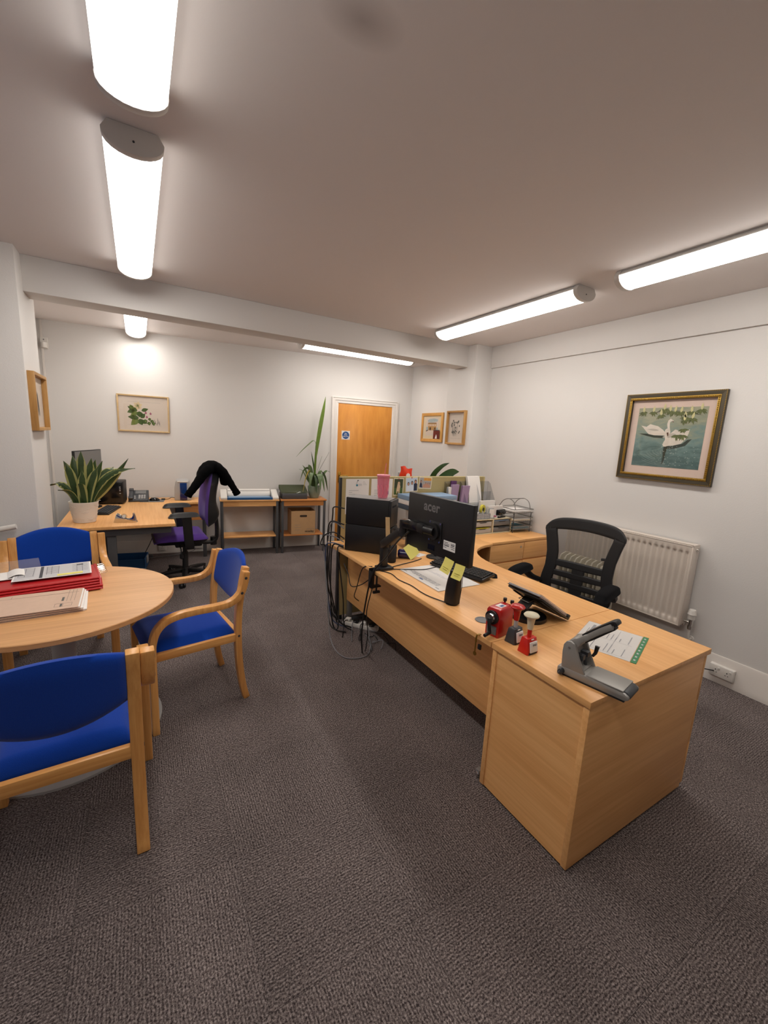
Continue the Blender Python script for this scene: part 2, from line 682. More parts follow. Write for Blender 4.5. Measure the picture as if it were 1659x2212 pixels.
struct(part('ceiling', G().box(X0 - .1, 3.9, Y0 - .1, 6.3, ZC, ZC + .1), 'ceiling_stained'), 'plain painted ceiling with a faint dark smudge')

# walls
g = G().box(XR, XR + .25, Y0, 3.69, 0, ZC)
wr = struct(part('wall_right', g, 'wall_paint'), 'pale grey painted right wall')
struct(part('trim_1', G().box(XR - .022, XR, Y0, 3.69, ZB, ZC), 'wall_paint', bev=.003), 'boxed-in band along the top of the right wall')
struct(part('wall_pier_right', G().box(3.285, XR + .25, 3.69, 4.16, 0, ZC), 'wall_paint', bev=.004), 'painted pier at the right end of the beam')
struct(part('wall_alcove_right', G().box(3.648, 3.80, 4.16, 5.75, 0, ZC), 'wall_paint'), 'right side wall of the back alcove')
a, b_, c, d = bw(-1.15), bw(3.9), bw(3.9, -.2), bw(-1.15, -.2)
struct(part('wall_back', G().prism([a[:2], b_[:2], c[:2], d[:2]], 0, ZC), 'wall_paint'), 'pale painted back wall behind the desks')
struct(part('wall_pier_left', G().box(X0, -.62, 3.66, 4.18, 0, ZC), 'wall_paint', bev=.004), 'bluish painted pier at the left end of the beam')
struct(part('wall_alcove_left', G().box(-1.05, -.89, 4.18, 6.1, 0, ZC), 'wall_paint'), 'left side wall of the back alcove')
struct(part('wall_front', G().box(X0 - .1, 3.9, Y0 - .15, Y0, 0, ZC), 'wall_paint'), 'wall behind the viewer')
# left wall with an unseen window, added to suggest bluish light
WY0, WY1, WZ0, WZ1 = .3, 2.6, .95, 2.25
g = G().box(X0 - .15, X0, Y0, WY0, 0, ZC).box(X0 - .15, X0, WY1, 3.7, 0, ZC)
g.box(X0 - .15, X0, WY0, WY1, 0, WZ0).box(X0 - .15, X0, WY0, WY1, WZ1, ZC)
struct(part('wall_left', g, 'wall_paint'), 'left wall with an opening for the added window')
win = struct(part('added_window_1', G().box(X0 - .1, X0 - .04, WY0, WY0 + .06, WZ0, WZ1).box(X0 - .1, X0 - .04, WY1 - .06, WY1, WZ0, WZ1)
                  .box(X0 - .1, X0 - .04, WY0, WY1, WZ0, WZ0 + .06).box(X0 - .1, X0 - .04, WY0, WY1, WZ1 - .06, WZ1)
                  .box(X0 - .1, X0 - .04, 1.42, 1.48, WZ0, WZ1), 'gloss_white'), 'white frame of an unseen window added for bluish light')
part('added_window_pane', G().box(X0 - .075, X0 - .07, WY0 + .06, 1.42, WZ0 + .06, WZ1 - .06), 'picture_glass', win)
part('added_window_pane', G().box(X0 - .075, X0 - .07, 1.48, WY1 - .06, WZ0 + .06, WZ1 - .06), 'picture_glass', win)
# beam
struct(part('beam', G().box(-.64, 3.30, YB, 4.05, ZB, ZC), 'wall_paint', bev=.004), 'plastered beam crossing the ceiling between the piers')

# skirting boards
def skirt(L, h):
    return [(0, 0), (.018, 0), (.018, .045), (.016, .05), (.016, h * .72), (.013, h * .76), (.012, h * .93), (.006, h), (0, h)]
g = G().prism([(XR - a, z) for a, z in skirt(1, .2)], Y0, 2.66, 'y')
struct(part('baseboard_right', g, 'gloss_white'), 'white moulded skirting board along the right wall')
g = G()
M_bw = Matrix(((C7, S7, 0, 0), (-S7, C7, 0, 5.93), (0, 0, 1, 0), (0, 0, 0, 1)))   # local x along wall, -y into room
g.prism([(-a, z) for a, z in skirt(1, .176)], -.9, 2.40, 'x', M_bw)
struct(part('baseboard_back', g, 'gloss_white'), 'white moulded skirting board along the back wall')
g = G().prism([(-a, z) for a, z in skirt(1, .176)], 3.5, 3.66, 'x', M_bw)
struct(part('baseboard_corner', g, 'gloss_white'), 'short skirting board right of the door')

# door, frame, sign, handle
door = bpy.data.objects.new('door_1', None)
COL.objects.link(door)
door.matrix_world = M_bw
struct(door, 'orange-brown veneered door in a white moulded frame')
D0, D1, DZ = 2.512, 3.35, 2.068
part('door_panel', G().box(D0, D1, -.012, .03, .01, DZ), 'door_veneer', door, bev=.002)
def arch(x0, x1, w):
    # moulded architrave profile, as three stepped strips, mitred at the head
    g = G()
    for (o0, o1, dp) in ((0, w * .35, .018), (w * .35, w * .8, .026), (w * .8, w, .032)):
        g.prism([(x0 - o0, 0), (x0 - o1, 0), (x0 - o1, DZ + .012 + o1), (x1 + o1, DZ + .012 + o1), (x1 + o1, 0), (x1 + o0, 0), (x1 + o0, DZ + .012 + o0), (x0 - o0, DZ + .012 + o0)], -dp, .0, 'y')
    return g
part('door_architrave', arch(D0 - .022, D1 + .022, .075), 'gloss_white', door, bev=.002)
part('door_stop', G().box(D0 - .024, D0 - .002, -.02, .03, 0, DZ + .02).box(D1 + .002, D1 + .024, -.02, .03, 0, DZ + .02).box(D0 - .024, D1 + .024, -.02, .03, DZ + .002, DZ + .024), 'gloss_white', door, bev=.002)
h = part('door_handle', G().box(D0 + .025, D0 + .065, -.018, -.012, .93, 1.09), 'brass', door, bev=.002)
part('lever', G().cyl((D0 + .045, -.018, 1.035), (D0 + .045, -.06, 1.035), .009, n=10).tube([(D0 + .04, -.058, 1.035), (D0 + .16, -.058, 1.037)], .009, 10), 'brass', h)
part('keyhole', G().cyl((D0 + .045, -.0195, .965), (D0 + .045, -.0178, .965), .005, n=10), 'black_satin', h)
sg = part('door_sign', G().box(D0 + .06, D0 + .185, -.0145, -.012, 1.56, 1.685), 'white_plastic', door)
sg['label'] = 'white square sign with a blue disc'
part('blue_disc', G().cyl((D0 + .1225, -.0145, 1.6225), (D0 + .1225, -.0155, 1.6225), .053, n=32), 'sign_blue', sg)
for s_, z in (('Fire', 1.646), ('Door', 1.626), ('Keep shut', 1.604)):
    text('lettering', s_, .022, 'white_plastic', sg, T(D0 + .1225, -.0158, z) @ rot('X', 90), .0003, .0004)

# ================================================================ STRIP LIGHTS
def strip_light(label, loc, rz, L, group='ceiling strip lights'):
    t = thing('ceiling_light', label, 'ceiling light', loc, rz, group)
    hw = .1
    # back tray against the ceiling (local y along the length, z down from 0)
    part('tray', G().prism([(-hw + .03, 0), (hw - .03, 0), (hw - .004, -.026), (hw - .004, -.034), (-hw + .004, -.034), (-hw + .004, -.026)], -L / 2 + .03, L / 2 - .03, 'y'), 'lamp_body', t)
    arc = [(hw - .004, -.031), (hw - .001, -.036)] + [((hw - .004) * math.cos(a), -.036 - .052 * math.sin(a)) for a in [PI * k / 14 for k in range(1, 14)]] + [(-hw + .001, -.036), (-hw + .004, -.031)]
    part('diffuser', G().prism(arc, -L / 2 + .03, L / 2 - .03, 'y'), 'diffuser', t, ang=60)
    capp = [(-hw + .018, 0), (hw - .018, 0), (hw + .002, -.03)] + [((hw + .002) * math.cos(a), -.036 - .056 * math.sin(a)) for a in [PI * k / 12 for k in range(0, 13)]] + [(-hw - .002, -.03)]
    for sgn in (-1, 1):
        c = part('end_cap', G().prism(capp, sgn * L / 2 - sgn * .032, sgn * L / 2, 'y'), 'lamp_body', t, bev=.003)
        part('screw', G().cyl((.0, sgn * (L / 2 - .001), -.05), (0, sgn * (L / 2 + .002), -.05), .004, n=8), 'dark_grey', c)
    return t

LT = 1.57
strip_light('large strip light at the top edge, above the round table', (.035, 1.76 - LT / 2, ZC), 0, LT)
strip_light('strip light in front of the beam, over the blue chairs', (.035, 2.0 + LT / 2, ZC), 0, LT)
strip_light('strip light behind the beam, above the purple chair desk', (.035, 4.27 + LT / 2, ZC), 0, LT)
strip_light('strip light over the main desk, ending near the right pier', (2.66, 1.95 + LT / 2, ZC), 0, LT)
strip_light('strip light cut by the right edge of the picture', (2.66, 1.70 - LT / 2, ZC), 0, LT)
strip_light('strip light running crosswise behind the beam near the door', (2.47, 4.95, ZC), 90, LT)

# motion sensor and trunking in the back left corner
t = thing('motion_sensor', 'small white motion sensor high in the back left corner', 'sensor', bw(-.84, .0, 2.44), -7)
part('back_box', G().box(-.035, .035, -.02, 0, -.06, .06), 'white_plastic', t, bev=.006)
part('lens', G().shell(lambda u, v, w: ((u - .5) * .058, -.018 - (.022 + .008 * w) * math.sin(PI * u) - .004 * w, -.05 + v * .055), 8, 3), 'white_plastic', t)
part('led', G().cyl((0, -.02, .035), (0, -.024, .035), .006, n=10), 'mid_grey', t)
tr = part('cable_trunking', G().box(-.868, -.85, -.012, 0, .18, 2.38, M_bw).box(-.868, -.85, -.012, 0, 2.5, 2.68, M_bw), 'gloss_white')
tag(tr, 'thin white cable trunking running down the back left corner', 'trunking')
t = thing('wall_bracket', 'white round-ended rail stub at the left edge above the back chair', 'rail', (-.755, 3.66, .875), 0)
part('rail', G().tube([(-.2, -.05, -.02), (0.02, -.05, .02)], .018, 12), 'white_plastic', t)
part('mount', G().cyl((-.1, -.0, 0), (-.1, -.045, 0), .014, n=12), 'white_plastic', t)

# ================================================================ MAIN DESK
ZD = .73
desk = thing('radial_desk', 'long beech L-shaped desk with curved inner corner carrying the monitor', 'desk', (0, 0, 0))
poly = [(1.333, 1.238), (2.243, 1.238), (2.236, 2.02), (2.242, 2.12)]
for k in range(9):                                   # concave curve into the return
    a = PI - (PI / 2) * k / 8
    poly.append((2.70 + .455 * math.cos(a) * 1.0, 2.13 + .475 * math.sin(a)))
poly += [(2.70, 3.15), (1.333, 3.15)]
part('worktop', G().prism(poly, ZD - .025, ZD), 'beech_y', desk, bev=.002)
part('modesty_panel', G().box(1.515, 1.533, 1.25, 3.11, .205, ZD - .025), 'beech_y', desk, bev=.001)
for (x, y) in ((1.553, 3.125), (2.12, 3.125)):
    part('leg', G().box(x - .02, x + .02, y - .02, y + .02, 0, ZD - .025), 'silver_grey', desk, bev=.004)
part('foot_bar', G().box(1.5, 2.2, 3.105, 3.145, .0, .03), 'steel_grey', desk, bev=.004)
gm = part('cable_grommet', G().lathe([(.036, 0), (.038, .002), (.036, .004), (.028, .0045), (.027, .0035), (.0, .0035)], 28, (1.462, 1.43, ZD), cap=False), 'mid_grey', desk)

# desk-high pedestal at the near end (its back panel faces the viewer)
ped = thing('pedestal_unit', 'beech pedestal unit at the near end of the main desk, carrying the hole punch', 'drawer unit', (0, 0, 0))
part('top', G().box(1.335, 2.248, .752, 1.235, ZD - .026, ZD), 'beech_y', ped, bev=.0015)
for y0 in (.757, 1.207):
    part('side_panel', G().box(1.342, 2.205, y0, y0 + .024, .012, ZD - .026), 'beech_x', ped, bev=.001)
part('back_panel', G().box(1.347, 1.363, .781, 1.207, .012, ZD - .026), 'beech_y', ped)
part('base', G().box(1.36, 2.2, .781, 1.207, .012, .03), 'beech_x', ped)
for (z0, z1) in ((.03, .25), (.253, .474), (.477, .70)):
    d = part('drawer', G().box(2.207, 2.226, .757, 1.231, z0, z1), 'beech_y', ped, bev=.001)
    part('handle', G().tube([(2.226, .93, z1 - .05), (2.25, .94, z1 - .05), (2.25, 1.05, z1 - .05), (2.226, 1.06, z1 - .05)], .005, 8), 'chrome', d)
for (x, y) in ((1.37, .79), (1.37, 1.2), (2.17, .79), (2.17, 1.2)):
    part('foot', G().cyl((x, y, 0), (x, y, .013), .018, n=14), 'black_plastic', ped)
t = thing('castor_wheel', 'small silver castor on the carpet beside the near pedestal', 'castor', (1.37, 1.262, .0))
part('wheel', G().lathe([(.004, -.009), (.018, -.008), (.02, 0), (.018, .008), (.004, .009)], 18, M=T(0, 0, .02) @ rot('X', 90)), 'chrome', t)
part('fork', G().box(-.014, .014, -.012, .012, .024, .046), 'silver_grey', t, bev=.003)

# two drawer pedestals against the right wall
def far_ped(label, x0, x1, yf, lock):
    t = thing('drawer_pedestal', label, 'drawer unit', (0, 0, 0), 0, 'beech drawer pedestals by the right wall')
    part('top', G().box(x0, x1, yf, 3.15, ZD - .025, ZD), 'beech_x', t, bev=.0015)
    part('body', G().box(x0 + .004, x1 - .004, yf + .02, 3.14, .01, ZD - .025), 'beech_z', t)
    for (z0, z1) in ((.03, .285), (.288, .52), (.535, .70)):
        d = part('drawer', G().box(x0 + .005, x1 - .006, yf + .003, yf + .02, z0, z1), 'beech_x', t, bev=.001)
        if z0 > .5 and lock:
            part('lock', G().cyl((x1 - .05, yf + .003, z1 - .04), (x1 - .05, yf - .002, z1 - .04), .01, n=14), 'chrome', d)
    return t
far_ped('beech drawer pedestal with a lock, next to the desk curve', 2.702, 3.150, 2.632, True)
far_ped('beech drawer pedestal in the corner against the right wall', 3.153, XR - .02, 2.640, False)

# ================================================================ SCREEN AND PINNED THINGS
scr = thing('partition_screen', 'olive fabric partition screen standing behind the main desk', 'screen', (0, 0, 0))
part('fabric_panel', G().box(1.458, 3.05, 3.158, 3.195, .045, 1.262), 'screen_fabric', scr)
part('top_trim', G().box(1.446, 3.06, 3.157, 3.197, 1.262, 1.274), 'screen_trim', scr, bev=.003)
for (x0, x1) in ((1.443, 1.458), (3.05, 3.065)):
    part('end_trim', G().box(x0, x1, 3.156, 3.198, .03, 1.268), 'black_plastic' if x0 < 2 else 'screen_trim', scr, bev=.003)
for x in (1.475, 3.03):
    part('foot', G().box(x - .025, x + .025, 3.157, 3.32, 0, .045), 'black_plastic', scr, bev=.006)

def on_screen(name, label, cat, x0, x1, z0, z1, tilt=0, th=.0015):
    t = thing(name, label, cat, ((x0 + x1) / 2, 3.1575, (z0 + z1) / 2), 0)
    t.rotation_euler = (0, math.radians(tilt), 0)
    return t, (x1 - x0), (z1 - z0)

def print_poly(g, pts, y=-.0014):
    """flat printed shape on a sheet facing -y"""
    n = len(pts)
    g.add([(p[0], y, p[1]) for p in pts] + [(p[0], y + .0004, p[1]) for p in pts], [tuple(range(n)), tuple(range(2 * n - 1, n - 1, -1))])

def pr(g, x0, x1, z0, z1, y=-.0014):
    print_poly(g, [(x0, z0), (x1, z0), (x1, z1), (x0, z1)], y)

for lab, x0, x1, logo in (('white letter with a teal logo pinned left on the screen', 1.493, 1.713, True), ('white letter pinned behind the pink tumbler', 1.736, 1.952, False)):
    t, w, h = on_screen('pinned_letter', lab, 'letter', x0, x1, .955, 1.256)
    part('sheet', G().box(-w / 2, w / 2, -.001, 0, -h / 2, h / 2), 'paper', t)
    g = G()
    if logo:
        g.m = 1
        pr(g, -.015, .003, .088, .105)
        g.m = 0
        print_poly(g, [(-.012, .108), (-.004, .135), (.01, .14), (.004, .132), (-.002, .128), (-.008, .108)])
        for q in range(3):
            pr(g, .008, .04, .092 + q * .007, .094 + q * .007)
            pr(g, .05, .088 - .01 * q, .1 + q * .012, .102 + q * .012)
    for q in range(7):
        ww = (.09, .03, .06, .03, .12, .14, .05)[q]
        pr(g, -w / 2 + .03, -w / 2 + .03 + ww, .05 - q * .016, .053 - q * .016)
    if not logo:
        g.m = 2
        pr(g, .045, .07, .01, .04)
    part('print', g, ['ink_light', 'teal', 'sign_blue'], t, smooth=False)
    part('pin', G().lathe([(.0, -.012), (.004, -.01), (.003, -.004), (.005, -.001)], 10, M=T(0, -.001, h / 2 - .012) @ rot('X', -90), cap=False), 'mid_grey', t)

mat('photo_dark', (52, 58, 34), .4, var=(60, .5))
mat('photo_grass', (74, 92, 44), .4, var=(120, .3))
mat('dog_fur', (214, 178, 138), .5, var=(90, .12))
mat('photo_sky', (198, 206, 214), .4)
mat('skin', (196, 140, 112), .5)
mat('hair', (58, 38, 30), .5)
mat('photo_white', (222, 220, 222), .5)
mat('photo_navy', (40, 42, 62), .5)
mat('photo_sea', (168, 158, 150), .4, var=(60, .15))
mat('photo_orange', (222, 148, 62), .4, var=(40, .2))
def face(g, x, z, s, hair, skin):
    g.m = hair
    print_poly(g, ellipse(s * .8, s * 1.15, 12, x, z + s * .15), -.0017)
    g.m = skin
    print_poly(g, ellipse(s * .58, s * .8, 12, x, z), -.002)

t, w, h = on_screen('pinned_photo', 'photo of a pale dog sitting on grass, pinned to the screen', 'photo', 1.964, 2.068, 1.103, 1.262, 1)
part('photo_paper', G().box(-w / 2, w / 2, -.001, 0, -h / 2, h / 2), 'mount_cream', t)
g = G(); g.m = 0; pr(g, -w / 2 + .006, w / 2 - .006, -.01, h / 2 - .008)
g.m = 1; pr(g, -w / 2 + .006, w / 2 - .006, -h / 2 + .008, -.01)
g.m = 2
print_poly(g, [(-.018, -.062), (-.010, -.062), (-.008, -.04), (.002, -.04), (.004, -.066), (.014, -.064), (.016, -.02), (.02, .0), (.014, .022), (.010, .03), (-.006, .032), (-.012, .022), (-.016, 0), (-.02, -.03)], -.0017)
print_poly(g, ellipse(.013, .017, 14, .002, .03), -.002)
g.m = 3
print_poly(g, ellipse(.003, .003, 8, .003, .026), -.0023)
print_poly(g, ellipse(.0018, .0018, 8, -.003, .034), -.0023)
print_poly(g, ellipse(.0018, .0018, 8, .007, .034), -.0023)
part('print', g, ['photo_dark', 'photo_grass', 'dog_fur', 'hair'], t, smooth=False)
part('pin', G().cyl((0, -.001, h / 2 - .008), (0, -.008, h / 2 - .008), .005, .004, n=10), 'red_plastic', t)

t, w, h = on_screen('pinned_photo', 'photo of three people in white tops, pinned to the screen', 'photo', 2.092, 2.226, 1.134, 1.270, -2.5)
part('photo_paper', G().box(-w / 2, w / 2, -.001, 0, -h / 2, h / 2), 'mount_cream', t)
g = G(); g.m = 0; pr(g, -w / 2 + .006, w / 2 - .006, -h / 2 + .008, h / 2 - .008)
for (x, z, s, bodym) in ((-.036, .006, .015, 3), (.004, .012, .016, 3), (.042, .022, .017, 4)):
    g.m = bodym
    print_poly(g, [(x - .02, -h / 2 + .008), (x + .018, -h / 2 + .008), (x + .02, z - .02), (x + .006, z - .008), (x - .008, z - .008), (x - .02, z - .022)], -.0016)
    face(g, x, z, s, 2, 1)
part('print', g, ['photo_sky', 'skin', 'hair', 'photo_white', 'photo_navy'], t, smooth=False)
part('pin', G().cyl((0, -.001, h / 2 - .006), (0, -.008, h / 2 - .006), .005, .004, n=10), 'red_plastic', t)

t, w, h = on_screen('pinned_photo', 'landscape photo of people at sunset, rightmost pinned to the screen', 'photo', 2.24, 2.385, 1.160, 1.270, 3)
part('photo_paper', G().box(-w / 2, w / 2, -.001, 0, -h / 2, h / 2), 'mount_cream', t)
g = G(); g.m = 0; pr(g, -w / 2 + .006, w / 2 - .006, -h / 2 + .007, h / 2 - .007)
g.m = 1; pr(g, -.02, w / 2 - .006, .022, h / 2 - .007, -.0016)
g.m = 4; print_poly(g, [(-.064, -.04), (-.03, -.046), (-.038, -.01), (-.052, .008), (-.062, -.012)], -.0017)
face(g, -.05, .01, .011, 3, 2)
g.m = 2
print_poly(g, [(-.03, -.044), (.06, -.044), (.062, -.02), (.02, -.006), (-.02, -.012)], -.0017)
for x in (.005, .03, .052):
    face(g, x, -.004, .008, 3, 2)
part('print', g, ['photo_sea', 'photo_orange', 'skin', 'hair', 'photo_navy'], t, smooth=False)

# ================================================================ ROUND TABLE
TX, TY, TZ, TR_ = -.372, 2.49, .745, .508
tb = thing('round_table', 'round beech meeting table on a grey trumpet base', 'table', (TX, TY, 0))
part('tabletop', G().lathe([(TR_ - .004, TZ - .026), (TR_, TZ - .023), (TR_, TZ - .003), (TR_ - .003, TZ)], 96), 'table_laminate', tb)
part('trumpet_base', G().lathe([(.425, .0), (.425, .012), (.405, .022), (.30, .04), (.18, .062), (.10, .10), (.068, .16), (.055, .26), (.05, .4), (.05, .66), (.07, .70), (.14, TZ - .026)], 56), 'light_grey', tb)

# ================================================================ BLUE CHAIRS
def curve_pts(pts, n=5):
    return spline(pts, n)

def blue_chair(label, loc, rz):
    t = thing('armchair', label, 'chair', loc, rz, 'blue upholstered wooden armchairs round the meeting table')
    for s in (-1, 1):
        # bent front leg running into the arm and up the back post (one laminated strip)
        x = s * .268
        pth = [(x, .237, 0), (x, .237, .2), (x, .237, .45), (x, .232, .52), (x, .212, .578), (x, .172, .618), (x, .11, .637), (x, .02, .642), (x, -.08, .640), (x, -.155, .646), (x, -.205, .672), (x, -.232, .712), (x, -.248, .77), (x, -.256, .82)]
        a = part('arm', G().sweep(curve_pts(pth, 4), (1, 0, 0), .046, [.034] * 40 + [.036] * 13), 'birch_z', t, bev=.004)
        for (y, z) in ((-.225, .70), (-.248, .785), (.237, .41)):
            part('bolt', G().cyl((x + s * .022, y, z), (x + s * .0245, y, z), .008, n=12).cyl((x + s * .024, y, z), (x + s * .0248, y, z), .004, n=8), 'dark_grey', a)
        # rear post, splayed backwards towards the floor
        x = s * .222
        pth = [(x, -.268, 0), (x, -.246, .1), (x, -.228, .25), (x, -.222, .42), (x, -.228, .58), (x, -.246, .70), (x, -.272, .832)]
        l = part('rear_leg', G().sweep(curve_pts(pth, 4), (1, 0, 0), .044, .036), 'birch_z', t, bev=.004)
        part('bolt', G().cyl((x + s * .021, -.222, .42), (x + s * .0235, -.222, .42), .007, n=12), 'dark_grey', l)
        part('side_rail', G().box(s * .222 - .014, s * .222 + .014, -.215, .222, .385, .43), 'birch_y', t, bev=.004)
    part('rear_rail', G().box(-.205, .205, -.238, -.212, .385, .437), 'birch_x', t, bev=.004)
    part('front_rail', G().box(-.245, .245, .212, .236, .375, .42), 'birch_x', t, bev=.004)
    # seat cushion: domed, waterfall front
    def seat(u, v, w):
        x = (u - .5) * .425
        y = -.205 + v * .46
        ex = 1 - (2 * u - 1) ** 8
        ey = 1 - (2 * v - 1) ** 8
        if w:
            z = .440 + .050 * (ex * ey) ** .35 + .006 * math.sin(PI * u) - .012 * math.sin(PI * v) - .018 * max(0, v - .8) / .2
        else:
            z = .43 - .012 * max(0, v - .8) / .2
        return (x * (1 if w == 0 else .992), y, z)
    part('seat', G().shell(seat, 18, 18), 'blue_fabric', t, ang=80)
    def back(u, v, w):
        q = 2 * u - 1
        x = q * .2
        top = .828 + .045 * (1 - q * q)
        bot = .632 - .05 * (1 - q * q)
        e = (1 - (2 * v - 1) ** 6)
        z = bot + (top - bot) * v
        yc = -.225 - (z - .58) * .19 - .035 * (1 - q * q)
        th = .019 * max(.25, e) ** .5
        return (x, yc + (th if w else -th), z)
    part('backrest', G().shell(back, 16, 12), 'blue_fabric', t, ang=80)
    return t

blue_chair('blue armchair behind the round table, facing the camera', (-.49, 3.31, 0), 189)
blue_chair('blue armchair to the right of the round table, pushed under it', (.205, 2.577, 0), 99.2)
blue_chair('blue armchair in the foreground with its back to the camera', (-.285, 1.85, 0), 2.7)

# ================================================================ PURPLE OFFICE CHAIR
def star_base(t, r, zhub, n, m, rc=.028, a0=0, lift=.07):
    part('hub', G().lathe([(.0, zhub - .045), (.04, zhub - .045), (.045, zhub - .01), (.035, zhub + .02), (.0, zhub + .02)], 20, cap=False), m, t)
    for k in range(n):
        a = math.radians(a0 + 360 * k / n)
        dx, dy = math.cos(a), math.sin(a)
        sp = part('spoke', G().sweep([(dx * .02, dy * .02, zhub - .005), (dx * r * .5, dy * r * .5, zhub - .01), (dx * r, dy * r, lift + .005)], (-dy, dx, 0), [.055, .046, .03], [.045, .036, .026]), m, t, bev=.006)
        c = G()
        c.cyl((dx * r, dy * r, lift + .006), (dx * r, dy * r, rc * 1.2), .008, n=8)
        Mx = T(dx * r + dy * .012, dy * r - dx * .012, rc) @ rot('Z', math.degrees(a) + 35) @ rot('X', 90)
        for s in (-.016, .016):
            c.lathe([(.004, -.01), (rc * .85, -.01), (rc, -.004), (rc, .004), (rc * .85, .01), (.004, .01)], 18, (0, 0, s), Mx)
        part('castor', c, 'black_plastic', sp)

t = thing('task_chair', 'purple task chair with black arms and a cardigan over its back', 'chair', (.385, 4.78, 0), 92)
star_base(t, .31, .105, 5, 'black_plastic', a0=25)
part('gas_column', G().cyl((0, 0, .1), (0, 0, .30), .03, n=20).cyl((0, 0, .28), (0, 0, .40), .022, n=20), 'black_satin', t)
part('mechanism', G().box(-.09, .09, -.16, .1, .37, .43), 'black_plastic', t, bev=.012)
part('lever', G().tube([(-.09, .06, .39), (-.2, .06, .385), (-.22, .06, .34)], .006, 8).lathe([(.004, -.03), (.018, -.02), (.016, .02), (.004, .03)], 12, (-.222, .06, .315)), 'black_plastic', t)
def pseat(top):
    def f(u, v, w):
        q, s = 2 * u - 1, v
        hw_ = .245 * (1 - .12 * abs(2 * s - 1) ** 4)
        x = q * hw_
        y = -.2 + s * .5
        e = ((1 - q ** 6) * (1 - (2 * s - 1) ** 6)) ** .5
        if top:
            z = .475 + (.055 * max(e, .0) ** .6 + .012 * q * q if w else 0) - .03 * max(0, s - .75) / .25 * (1 if w else .2)
        else:
            z = .475 - (0 if w else .045 * e ** .5)
        return (x, y, z)
    return f
part('seat', G().shell(pseat(True), 16, 16), 'purple_fabric', t, ang=80)
part('seat_shell', G().shell(pseat(False), 16, 16), 'black_plastic', t, ang=80)
def pback(front):
    def f(u, v, w):
        q = 2 * u - 1
        z = .60 + .57 * v
        hw_ = .225 * (.78 + .3 * math.sin(PI * min(1, v * .75 + .18)) ** 1.0) * (1 - .35 * max(0, v - .8) / .2 * max(0, v - .8) / .2)
        x = q * hw_
        yc = -.235 - .10 * (v - .35) ** 2 * 1.2 - .03 * v + .045 * q * q
        ed = ((1 - q ** 8) * (1 - (2 * v - 1) ** 8)) ** .5
        if front:
            y = yc + (.045 * ed if w else 0)
        else:
            lump = .04 * math.exp(-((v - .22) / .16) ** 2)
            y = yc - (0 if w else (.06 + lump) * ed)
        return (x, y, z)
    return f
part('back_cushion', G().shell(pback(True), 14, 20), 'purple_fabric', t, ang=80)
part('back_shell', G().shell(pback(False), 14, 20), 'black_satin', t, ang=80)
part('back_bar', G().sweep(spline([(0, -.12, .40), (0, -.24, .385), (0, -.315, .42), (0, -.325, .55), (0, -.32, .66)], 5), (1, 0, 0), .075, .03), 'black_plastic', t, bev=.008)
part('tension_knob', G().lathe([(.0, -.05), (.035, -.045), (.035, .045), (.0, .05)], 16, (0, -.29, .40), cap=False), 'black_plastic', t)
for s in (-1, 1):
    a = part('armrest', G().sweep(spline([(s * .1, -.02, .40), (s * .24, -.02, .40), (s * .292, -.01, .43), (s * .30, 0, .55), (s * .30, .01, .735)], 5), (0, 1, 0), .085, .028), 'black_plastic', t, bev=.006)
    part('pad', G().shell(lambda u, v, w: (s * .30 + (u - .5) * .09 * (1 - .5 * abs(2 * v - 1) ** 5), -.115 + v * .29, .738 + (.045 * (1 - (2 * u - 1) ** 4) ** .5 * (1 - abs(2 * v - 1) ** 4) ** .5 if w else -.0)), 10, 14), 'black_satin', a, ang=80)

t = thing('cardigan', 'black cardigan draped over the back of the purple chair', 'cardigan', (.385, 4.78, 0), 92)
def drape_path(pts, n=6):
    return spline(pts, n)
def fold_tube(pts, rad, flat=.42, seed=0):
    p = drape_path(pts)
    N = len(p) - 1
    rs = []
    for k in range(N + 1):
        s = k / N * (len(rad) - 1)
        i = min(int(s), len(rad) - 2)
        rs.append((rad[i] + (rad[i + 1] - rad[i]) * (s - i)) * (1 + .04 * math.sin(k * 1.7 + seed)))
    return G().tube(p, rs, 18, True, flat=flat)
part('body', fold_tube([(.0, -.155, 1.05), (.0, -.185, 1.15), (.0, -.235, 1.215), (.0, -.295, 1.235), (.0, -.355, 1.205), (.0, -.395, 1.13), (.0, -.41, 1.02)], [.12, .15, .165, .17, .165, .15, .12], .26), 'knit_black', t, ang=80)
part('sleeve', fold_tube([(-.12, -.27, 1.215), (-.15, -.20, 1.175), (-.165, -.13, 1.08), (-.17, -.07, .995), (-.165, -.03, .945)], [.075, .07, .062, .054, .05], .62, 1), 'knit_black', t, ang=80)
part('cuff', fold_tube([(-.168, -.045, .965), (-.164, -.022, .925)], [.052, .055], .7), 'knit_black', t, ang=80)
part('sleeve', fold_tube([(-.12, -.30, 1.22), (-.14, -.365, 1.18), (-.15, -.425, 1.085), (-.15, -.475, 1.0), (-.15, -.505, .955)], [.075, .07, .062, .054, .05], .62, 2), 'knit_black', t, ang=80)
part('cuff', fold_tube([(-.15, -.492, .97), (-.15, -.515, .93)], [.052, .055], .7), 'knit_black', t, ang=80)

